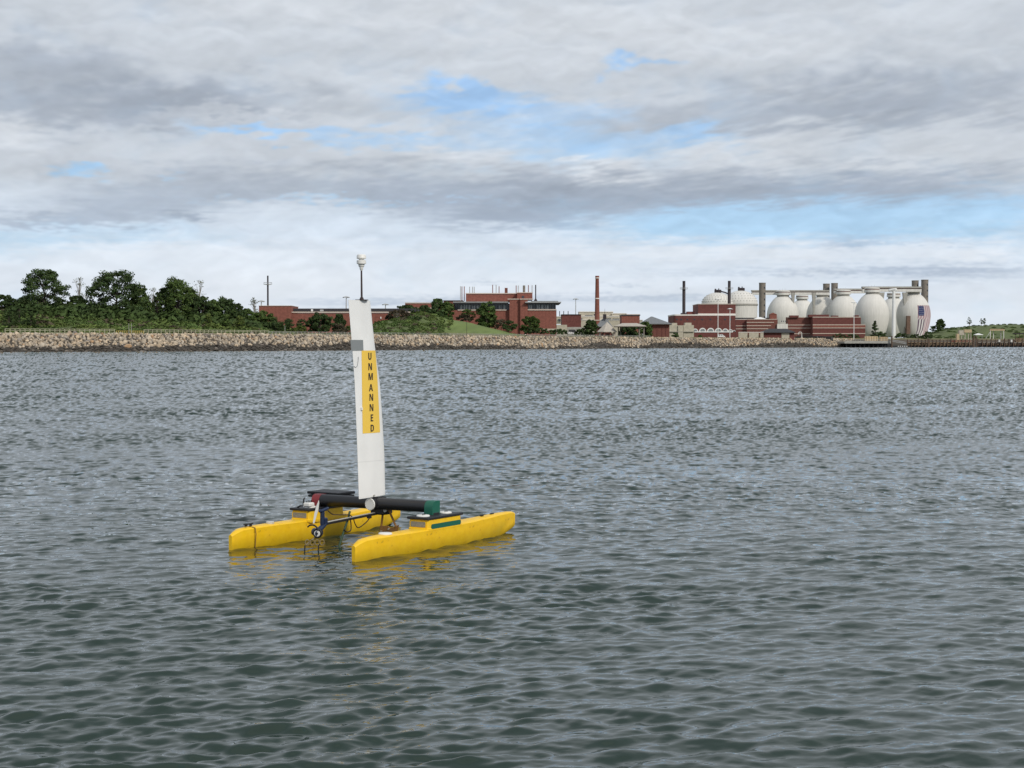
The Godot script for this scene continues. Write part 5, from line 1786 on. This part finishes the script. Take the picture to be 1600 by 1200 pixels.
		# inspection discs on lid and deck
		if side > 0:
			put(disc(Vector3(-0.40, 0.468, z + 0.0), 0.098, 0.020), "hatch", M.boat_white, h)
			put(disc(Vector3(0.14, 0.468, z + 0.02), 0.095, 0.020), "hatch", M.boat_white, h)
			for d: Array in [[-0.40, 0.0], [0.14, 0.02]]:
				mb = MB.new()
				for k in 3: mb.tube([Vector3(d[0] - 0.03 + k * 0.03, 0.487, z + d[1] + 0.01), Vector3(d[0] - 0.03 + k * 0.03, 0.51, z + d[1] + 0.01)], [0.006], 6)
				put(mb, "fitting", M.boat_black, h)
		else:
			put(disc(Vector3(-0.32, 0.468, z + 0.02), 0.10, 0.020), "hatch", M.boat_white, h)
			mb = MB.new()
			mb.bevel_box(Vector3(-0.37, 0.518, z + 0.05), Vector3(0.13, 0.062, 0.13), 0.012)
			put(mb, "white_box", M.boat_white, h)
			mb = MB.new()
			mb.tube([Vector3(-0.47, 0.468, z - 0.10), Vector3(-0.46, 0.50, z - 0.05), Vector3(-0.42, 0.50, z - 0.02), Vector3(-0.42, 0.60, z - 0.01), Vector3(-0.40, 0.615, z - 0.01)], [0.013], 8)
			put(mb, "antenna", M.boat_black, h)
			mb = MB.new()
			for k in 4: mb.tube([Vector3(-0.40 + k * 0.022, 0.55, z + 0.03 + k * 0.012), Vector3(-0.40 + k * 0.022, 0.578 + 0.008 * (k % 2), z + 0.03 + k * 0.012)], [0.006], 6)
			put(mb, "fitting", M.boat_black, h)
			# flat black panel boxes forward on the lid
			mb = MB.new()
			mb.bevel_box(Vector3(0.22, 0.655, z + 0.01), Vector3(0.42, 0.042, 0.64), 0.008)
			put(mb, "panel_box", M.boat_black, h)
			mb = MB.new()
			mb.bevel_box(Vector3(0.16, 0.612, z + 0.06), Vector3(0.40, 0.036, 0.62), 0.008)
			for k in 4: mb.tube([Vector3(0.06 + 0.2 * (k % 2), 0.46, z - 0.1 + 0.2 * (k / 2)), Vector3(0.06 + 0.2 * (k % 2), 0.6, z - 0.1 + 0.2 * (k / 2))], [0.012], 6)
			put(mb, "panel_bracket", M.boat_black, h)
		put(disc(Vector3(-1.33 if side > 0 else -1.22, 0.300, z + 0.01), 0.098 if side > 0 else 0.062, 0.022 if side > 0 else 0.035), "deck_hatch", M.boat_white if side > 0 else M.alu, h)
		# cleats
		for q: float in ([1.12, 1.40] if side > 0 else [-1.76, -1.66]):
			mb = MB.new()
			mb.box(Vector3(q, 0.325, z + 0.02), Vector3(0.03, 0.03, 0.03))
			mb.tube([Vector3(q - 0.05, 0.343, z + 0.02), Vector3(q + 0.05, 0.343, z + 0.02)], [0.011], 6)
			put(mb, "cleat", M.boat_black, h)
		if side < 0:
			# strap round the stern
			mb = MB.new()
			var sx := -1.665
			var pts := [Vector3(sx, -0.13, z + 0.095), Vector3(sx, 0.02, z + 0.112), Vector3(sx, 0.20, z + 0.128), Vector3(sx, 0.288, z + 0.112), Vector3(sx, 0.305, z + 0.0), Vector3(sx, 0.288, z - 0.12), Vector3(sx, 0.1, z - 0.125)]
			mb.tube(pts, [0.0065], 6)
			put(mb, "strap", M.rope, h)

	# main crossbeam with fairing ends
	var mb := MB.new()
	mb.tube([Vector3(-0.09, 0.565, -1.10), Vector3(-0.09, 0.578, 1.02)], [0.090], 24)
	var beam := put(mb, "crossbeam", M.tube_black, boat)
	for side: float in [-1.0, 1.0]:
		mb = MB.new()
		# D-shaped end: straight front and foot, round shoulder aft
		var prof := PackedVector2Array([Vector2(0.095, -0.12), Vector2(0.095, 0.092)])
		for i in 9:
			var w := PI / 2 + PI / 2 * i / 8.0
			prof.append(Vector2(0.0, -0.015) + Vector2(cos(w) * 0.097, sin(w) * 0.109))
		prof.append(Vector2(-0.097, -0.12))
		var rb := Basis(Vector3(1, 0, 0), Vector3(0, 0, 1), Vector3(0, 1, 0))
		var zc := side * (1.10 if side < 0 else 1.06)
		mb.prism(prof, -0.075, 0.075, Vector3(-0.09, 0.575 if side > 0 else 0.563, zc), rb)
		put(mb, "end_cap", M.green if side > 0 else M.red, beam)
		mb = MB.new()
		mb.bevel_box(Vector3(-0.09, 0.475, zc), Vector3(0.16, 0.05, 0.16), 0.01)
		put(mb, "foot", M.boat_black, beam)
		mb = MB.new()
		var iw := PackedVector2Array()
		for p in prof: iw.append(p * 0.97)
		mb.prism(iw, -0.004, 0.004, Vector3(-0.09, 0.573 if side > 0 else 0.561, zc - side * 0.076), rb)
		put(mb, "inner_plate", M.boat_black, beam)
	# fore-and-aft pod under the sail with white end cap
	mb = MB.new()
	mb.tube([Vector3(-0.215, 0.567, 0.0), Vector3(0.12, 0.567, 0.0)], [0.096], 24)
	mb.bevel_box(Vector3(0.0, 0.52, 0.05), Vector3(0.24, 0.24, 0.26), 0.02)
	mb.tube([Vector3(-0.10, 0.60, 0.0), Vector3(-0.10, 0.70, 0.0)], [0.045], 16)
	var pod := put(mb, "mast_pod", M.boat_black, boat)
	var aft := Basis(Vector3(0, 0, 1), Vector3(-1, 0, 0), Vector3(0, -1, 0))
	mb = disc(Vector3(-0.212, 0.567, 0.0), 0.092, 0.018, 0.006, aft, 32)
	put(mb, "end_cap", M.boat_white, pod)
	mb = MB.new()
	for i in 14:
		var w := TAU * i / 14
		mb.tube([Vector3(-0.228, 0.567 + sin(w) * 0.080, cos(w) * 0.080), Vector3(-0.234, 0.567 + sin(w) * 0.080, cos(w) * 0.080)], [0.005], 6)
	put(mb, "cap_screws", M.chrome, pod)

	# wing sail
	var lead := [[0.668, .150], [0.812, .146], [1.10, .138], [1.402, .124], [1.795, .086], [2.10, .056], [2.382, .022], [2.577, -.018], [2.772, -.062], [2.966, -.102], [3.3, -.160], [3.645, -.215]]
	var trail := [[0.668, -.494], [1.437, -.530], [2.395, -.586], [2.919, -.640], [3.645, -.734]]
	var prof := []
	for i in 17:
		var x := 0.5 - 0.5 * cos(PI * i / 16.0)
		prof.append([x, 5 * 0.15 * (0.2969 * sqrt(x) - 0.126 * x - 0.3516 * x * x + 0.2843 * x * x * x - 0.1015 * x * x * x * x) + 0.004 * x])
	var ys := [0.668, 0.676]
	for i in 25: ys.append(lerpf(0.70, 3.62, i / 24.0))
	ys.append(3.638); ys.append(3.645)
	mb = MB.new()
	var per := 2 * prof.size() - 2
	for j in ys.size():
		var y: float = ys[j]
		var fl := table(lead, y); var ft := table(trail, y)
		var ch := fl - ft
		var sq := 0.93 if j == 0 or j == ys.size() - 1 else 1.0
		for i in per:
			var k: int = i if i < prof.size() else per - i
			var sg := 1.0 if i < prof.size() else -1.0
			var x: float = prof[k][0]
			var slope: float = (prof[mini(k + 1, 16)][1] - prof[maxi(k - 1, 0)][1]) / maxf(prof[mini(k + 1, 16)][0] - prof[maxi(k - 1, 0)][0], 1e-4)
			var nn := Vector3(slope, 0, sg).normalized() if k > 0 else Vector3(1, 0, 0)
			# slope is per chord aft of the leading edge, so it points forward in local x
			var dip := -0.012 * smoothstep(0.5, 0.0, absf(y - 2.0)) * x if false else 0.0
			mb.vert(Vector3(fl - ch * x, y + (0.0 if y > 0.7 else 0.055 * (1.0 - x) * 0.3), sg * prof[k][1] * ch * sq + dip), nn)
	for j in ys.size() - 1:
		for i in per:
			var a := j * per + i; var b := j * per + (i + 1) % per
			mb.tri_i(a, b, b + per); mb.tri_i(a, b + per, a + per)
	for e in 2:
		var base := 0 if e == 0 else (ys.size() - 1) * per
		var nn := Vector3(0, -1 if e == 0 else 1, 0)
		for i in range(1, 16):
			var ids := [base + i, base + i + 1, base + per - i]
			mb.tri(mb.v[ids[0]], mb.v[ids[1]], mb.v[ids[2]], nn)
			if i < 15: mb.tri(mb.v[base + i + 1], mb.v[base + per - i - 1], mb.v[base + per - i], nn)
		mb.tri(mb.v[base], mb.v[base + 1], mb.v[base + per - 1], nn)
	var sail := put(mb, "wing_sail", sw, boat)
	# surface of the starboard side of the wing: forward position and height to a point
	var skin := func(f: float, y: float) -> Vector3:
		var fl := table(lead, y); var ft := table(trail, y)
		var x := clampf((fl - f) / (fl - ft), 0.0, 1.0)
		return Vector3(f, y, (5 * 0.15 * (0.2969 * sqrt(x) - 0.126 * x - 0.3516 * x * x + 0.2843 * x * x * x - 0.1015 * x * x * x * x) + 0.004 * x) * (fl - ft))
	var sheet := func(c: Array, lift: float, m: Material, called: String) -> MeshInstance3D:
		# c: [aft bottom, fore bottom, aft top, fore top] forward positions and the two heights
		var s := MB.new()
		for j in 13:
			for i in 13:
				var v := j / 12.0; var u := i / 12.0
				var f := lerpf(lerpf(c[0], c[2], v), lerpf(c[1], c[3], v), u)
				var y := lerpf(c[4], c[5], v)
				var p: Vector3 = skin.call(f, y)
				var p2: Vector3 = skin.call(f + 0.01, y)
				var nn := Vector3(-(p2.z - p.z) / 0.01, 0, 1).normalized()
				s.vert(p + nn * lift, nn)
		for j in 12:
			for i in 12:
				var a := j * 13 + i
				s.tri_i(a, a + 1, a + 14); s.tri_i(a, a + 14, a + 13)
		return put(s, called, m, sail)
	sheet.call([-0.425, -0.030, -0.455, -0.112, 1.648, 2.893], 0.003, M.sign_yellow, "sign_panel")
	sheet.call([-0.672, -0.415, -0.690, -0.425, 2.890, 3.052], 0.003, M.patch_grey, "grey_patch")
	sheet.call([-0.493, 0.130, -0.494, 0.128, 0.690, 0.694], 0.002, M.boat_white, "hem")
	for y: float in [1.22]: sheet.call([lerpf(-0.50, -0.55, (y - 0.7) / 1.6), table(lead, y) - 0.02, lerpf(-0.50, -0.55, (y - 0.7) / 1.6), table(lead, y) - 0.02, y, y + 0.007], 0.0016, M.seam, "seam")
	var font := SystemFont.new()
	font.font_names = PackedStringArray(["Droid Sans"])
	font.font_weight = 600
	var word := "UNMANNED"
	var letter_f := [-0.262, -0.258, -0.247, -0.240, -0.233, -0.229, -0.221, -0.213]
	var letter_y := [2.803, 2.648, 2.499, 2.330, 2.185, 2.030, 1.875, 1.720]
	for i in 8:
		var tm := TextMesh.new()
		tm.text = word[i]
		tm.font = font
		tm.font_size = 64
		tm.pixel_size = 0.105 / 46.0
		tm.depth = 0.003
		tm.horizontal_alignment = HORIZONTAL_ALIGNMENT_CENTER
		tm.vertical_alignment = VERTICAL_ALIGNMENT_CENTER
		tm.material = M.sign_ink
		var o := MeshInstance3D.new()
		o.name = "letter"
		o.mesh = tm
		sail.add_child(o, true)
		var f: float = letter_f[i] - 0.012
		var p: Vector3 = skin.call(f, letter_y[i]); var p2: Vector3 = skin.call(f + 0.03, letter_y[i])
		o.position = p + Vector3(0, 0, 0.006)
		o.rotation.y = -atan2(p2.z - p.z, 0.03)
		o.scale = Vector3(0.92, 1.0, 1.0)
	# small marks: sensor stud, loose line, bolt at the foot
	mb = MB.new()
	var s0: Vector3 = skin.call(-0.455, 2.02)
	mb.bevel_box(s0 + Vector3(0, 0, 0.012), Vector3(0.03, 0.05, 0.024), 0.006)
	put(mb, "stud", M.boat_white, sail)
	mb = MB.new()
	var line_pts := []
	for q: Array in [[-0.525, 2.80], [-0.530, 2.72], [-0.548, 2.66], [-0.580, 2.64], [-0.610, 2.66]]:
		var p: Vector3 = skin.call(q[0], q[1])
		line_pts.append(p + Vector3(0, 0, 0.006))
	mb.tube(line_pts, [0.004], 5)
	put(mb, "line", M.patch_grey, sail)
	mb = MB.new()
	mb.tube([Vector3(-0.19, 0.700, 0.052), Vector3(-0.19, 0.700, 0.066)], [0.014], 8)
	put(mb, "bolt", M.chrome, sail)
	# wind sensor on its pole
	mb = MB.new()
	mb.tube([Vector3(-0.41, 3.645, 0), Vector3(-0.41, 3.655, 0)], [0.10], 16)
	mb.tube([Vector3(-0.41, 3.655, 0), Vector3(-0.41, 3.69, 0)], [0.035, 0.022], 12)
	mb.tube([Vector3(-0.41, 3.68, 0), Vector3(-0.415, 4.10, 0)], [0.0155, 0.0125], 10)
	var pole := put(mb, "sensor_pole", mat("pole_dark", Color(0.045, 0.030, 0.030), 0.5), sail)
	mb = MB.new()
	mb.lathe([Vector2(0.012, 4.085), Vector2(0.022, 4.10), Vector2(0.030, 4.135), Vector2(0.030, 4.142), Vector2(0.042, 4.15), Vector2(0.046, 4.178), Vector2(0.052, 4.186), Vector2(0.070, 4.190), Vector2(0.070, 4.238), Vector2(0.060, 4.244), Vector2(0.040, 4.246), Vector2(0.040, 4.262), Vector2(0.060, 4.264), Vector2(0.070, 4.268), Vector2(0.070, 4.302), Vector2(0.066, 4.308), Vector2(0.066, 4.318), Vector2(0.058, 4.328), Vector2(0.001, 4.330)], 28, Vector3(-0.415, 0, 0))
	put(mb, "wind_sensor", M.boat_white, pole)

	# boom running aft to the thruster
	mb = MB.new()
	var b0 := Vector3(-1.26, 0.375, 0.0); var b1 := Vector3(0.02, 0.415, 0.0)
	var dir := (b1 - b0).normalized()
	var bb := Basis(dir, Vector3(-dir.y, dir.x, 0), Vector3(0, 0, 1))
	mb.bevel_box((b0 + b1) / 2, Vector3((b1 - b0).length(), 0.036, 0.05), 0.005, bb)
	var boom := put(mb, "boom", M.boat_black, boat)
	mb = MB.new()
	mb.box((b0 + b1) / 2 + Vector3(0.0, 0.0215, 0), Vector3((b1 - b0).length() - 0.02, 0.006, 0.044), bb)
	put(mb, "boom_strip", M.alu, boom)
	mb = MB.new()
	mb.bevel_box(Vector3(-0.24, 0.375, 0.0), Vector3(0.07, 0.04, 0.05), 0.006)
	put(mb, "boom_clamp", M.boat_black, boom)
	mb = MB.new()
	mb.tube([Vector3(-0.10, 0.430, 0.03), Vector3(-0.03, 0.436, 0.03), Vector3(0.0, 0.46, 0.03), Vector3(0.03, 0.475, 0.03)], [0.012], 8)
	put(mb, "hook", M.alu, boom)
	# thruster on the boom end: navy bracket, head, white blade, motor pod and black guard
	mb = MB.new()
	mb.bevel_box(Vector3(-1.345, 0.462, 0.0), Vector3(0.055, 0.21, 0.06), 0.012)
	mb.bevel_box(Vector3(-1.30, 0.41, -0.01), Vector3(0.11, 0.11, 0.08), 0.015)
	var th := put(mb, "thruster_bracket", M.navy, boat)
	mb = MB.new()
	mb.bevel_box(Vector3(-1.315, 0.582, 0.0), Vector3(0.20, 0.052, 0.07), 0.02, Basis(Vector3.BACK, 0.18))
	put(mb, "thruster_handle", M.navy, th)
	mb = MB.new()
	mb.tube([Vector3(-1.28, 0.375, 0.0), Vector3(-1.44, 0.285, 0.0)], [0.032, 0.045], 12)
	mb.tube([Vector3(-1.42, 0.268, -0.09), Vector3(-1.46, 0.260, 0.04)], [0.055, 0.064], 20)
	put(mb, "motor_pod", M.navy, th)
	var face := Basis(Vector3.UP.cross(Vector3(-0.95, -0.1, 0.3).normalized()).normalized(), Vector3(-0.95, -0.1, 0.3).normalized(), Vector3(-0.95, -0.1, 0.3).normalized().cross(Vector3.UP.cross(Vector3(-0.95, -0.1, 0.3).normalized()).normalized()) * -1.0)
	mb = disc(Vector3(-1.475, 0.258, 0.02), 0.072, 0.02, 0.006, face)
	put(mb, "hub_rim", M.boat_black, th)
	mb = disc(Vector3(-1.495, 0.256, 0.026), 0.046, 0.008, 0.002, face)
	put(mb, "hub_disc", M.boat_white, th)
	mb = disc(Vector3(-1.503, 0.255, 0.0286), 0.016, 0.006, 0.002, face)
	put(mb, "hub_nut", M.boat_black, th)
	mb = MB.new()
	var blade := PackedVector2Array([Vector2(-0.010, -0.15), Vector2(0.012, -0.15), Vector2(0.020, -0.02), Vector2(0.026, 0.06), Vector2(0.016, 0.15), Vector2(0.002, 0.19), Vector2(-0.014, 0.10), Vector2(-0.018, 0.0)])
	var blb := Basis(Vector3(0.25, 0.0, 0.968), Vector3(-0.968, 0, 0.25), Vector3(0.0, 1, 0.0)).rotated(Vector3(-0.8, 0, 0.6), -0.22)
	mb.prism(blade, -0.006, 0.006, Vector3(-1.47, 0.545, -0.02), blb)
	put(mb, "propeller_blade", M.boat_white, th)
	mb = MB.new()
	var gpts := []
	for i in 8:
		var w := 0.7 + 2.2 * i / 7.0
		gpts.append(Vector3(-1.50, 0.275 + sin(w) * 0.10, -0.06 + cos(w) * -0.115))
	mb.tube(gpts, [0.012], 8)
	put(mb, "guard", M.boat_black, th)
	# tan shackles hanging from the thruster into the water
	mb = MB.new()
	for k in 4:
		var c := Vector3(-1.58 + k * 0.045, 0.125, -0.09 + k * 0.055)
		var lp := []
		for i in 11:
			var w := TAU * i / 10.0
			lp.append(c + Vector3(cos(w) * 0.021, sin(w) * 0.042, cos(w) * 0.022))
		mb.tube(lp, [0.0075], 6, false)
	mb.tube([Vector3(-1.44, 0.21, -0.02), Vector3(-1.50, 0.17, -0.05), Vector3(-1.60, 0.09, -0.1)], [0.012], 6)
	put(mb, "shackles", M.sand, th)
	mb = MB.new()
	mb.tube([Vector3(-1.62, 0.09, -0.10), Vector3(-1.63, -0.06, -0.10)], [0.010], 6)
	mb.tube([Vector3(-1.47, 0.09, 0.03), Vector3(-1.48, -0.06, 0.03)], [0.010], 6)
	put(mb, "shackle_legs", M.boat_black, th)

	# brown frame hanging under the beam
	mb = MB.new()
	mb.tube([Vector3(-0.05, 0.50, 0.125), Vector3(-0.05, 0.08, 0.065)], [0.020], 4)
	mb.tube([Vector3(-0.05, 0.50, 0.215), Vector3(-0.05, 0.22, 0.372)], [0.020], 4)
	var fp := PackedVector2Array([Vector2(0.06, 0.08), Vector2(0.38, 0.15), Vector2(0.41, 0.26), Vector2(0.35, 0.235), Vector2(0.25, 0.20), Vector2(0.21, 0.235), Vector2(0.06, 0.225)])
	mb.prism(fp, -0.012, 0.012, Vector3(-0.05, 0, 0), Basis(Vector3(0, 0, 1), Vector3(1, 0, 0), Vector3(0, 1, 0)))
	var fr := put(mb, "under_frame", M.brown_plate, boat)
	for q: Array in [[0.24, 0.19], [0.10, 0.15], [0.095, 0.105]]:
		mb = MB.new()
		mb.tube([Vector3(-0.06, q[1], q[0]), Vector3(-0.085, q[1], q[0])], [0.013], 8)
		put(mb, "bolt", M.chrome, fr)
	mb = MB.new()
	mb.tube([Vector3(-0.085, 0.475, 0.19), Vector3(-0.11, 0.475, 0.19)], [0.030], 12)
	put(mb, "pulley", M.galv, fr)
	mb = MB.new()
	mb.bevel_box(Vector3(-0.03, 0.47, 0.15), Vector3(0.1, 0.08, 0.14), 0.01)
	put(mb, "clamp", M.boat_black, fr)
	# cables
	mb = MB.new()
	var curve := func(p: Array, sag: int) -> Array:
		var cv := Curve3D.new()
		for i in p.size():
			var t: Vector3 = (p[mini(i + 1, p.size() - 1)] - p[maxi(i - 1, 0)]) / 5.0
			cv.add_point(p[i], -t, t)
		var out := []
		for i in 25: out.append(cv.sample_baked(cv.get_baked_length() * i / 24.0, true))
		return out
	mb.tube(curve.call([Vector3(-1.22, 0.56, 0), Vector3(-1.12, 0.50, 0), Vector3(-0.9, 0.47, 0), Vector3(-0.72, 0.45, 0.0), Vector3(-0.66, 0.42, 0)], 0), [0.008], 6)
	put(mb, "cable", M.cable, boat)
	mb = MB.new()
	mb.tube(curve.call([Vector3(-0.62, 0.385, 0.0), Vector3(-0.58, 0.30, 0), Vector3(-0.50, 0.24, 0), Vector3(-0.32, 0.30, 0), Vector3(-0.23, 0.36, 0)], 0), [0.008], 6)
	put(mb, "cable", M.cable, boat)
	mb = MB.new()
	mb.tube(curve.call([Vector3(-0.70, 0.40, 0), Vector3(-0.68, 0.30, 0), Vector3(-0.69, 0.22, 0), Vector3(-0.78, 0.20, 0), Vector3(-0.85, 0.25, 0)], 0), [0.009], 6)
	put(mb, "cable", M.cable, boat)
	mb = MB.new()
	mb.tube(curve.call([Vector3(-0.68, 0.50, -0.02), Vector3(-0.70, 0.46, -0.02), Vector3(-0.72, 0.40, -0.02), Vector3(-0.80, 0.26, -0.02), Vector3(-0.88, 0.12, -0.02), Vector3(-0.98, -0.08, -0.02)], 0), [0.017], 7)
	put(mb, "hose", M.hose_green, boat)
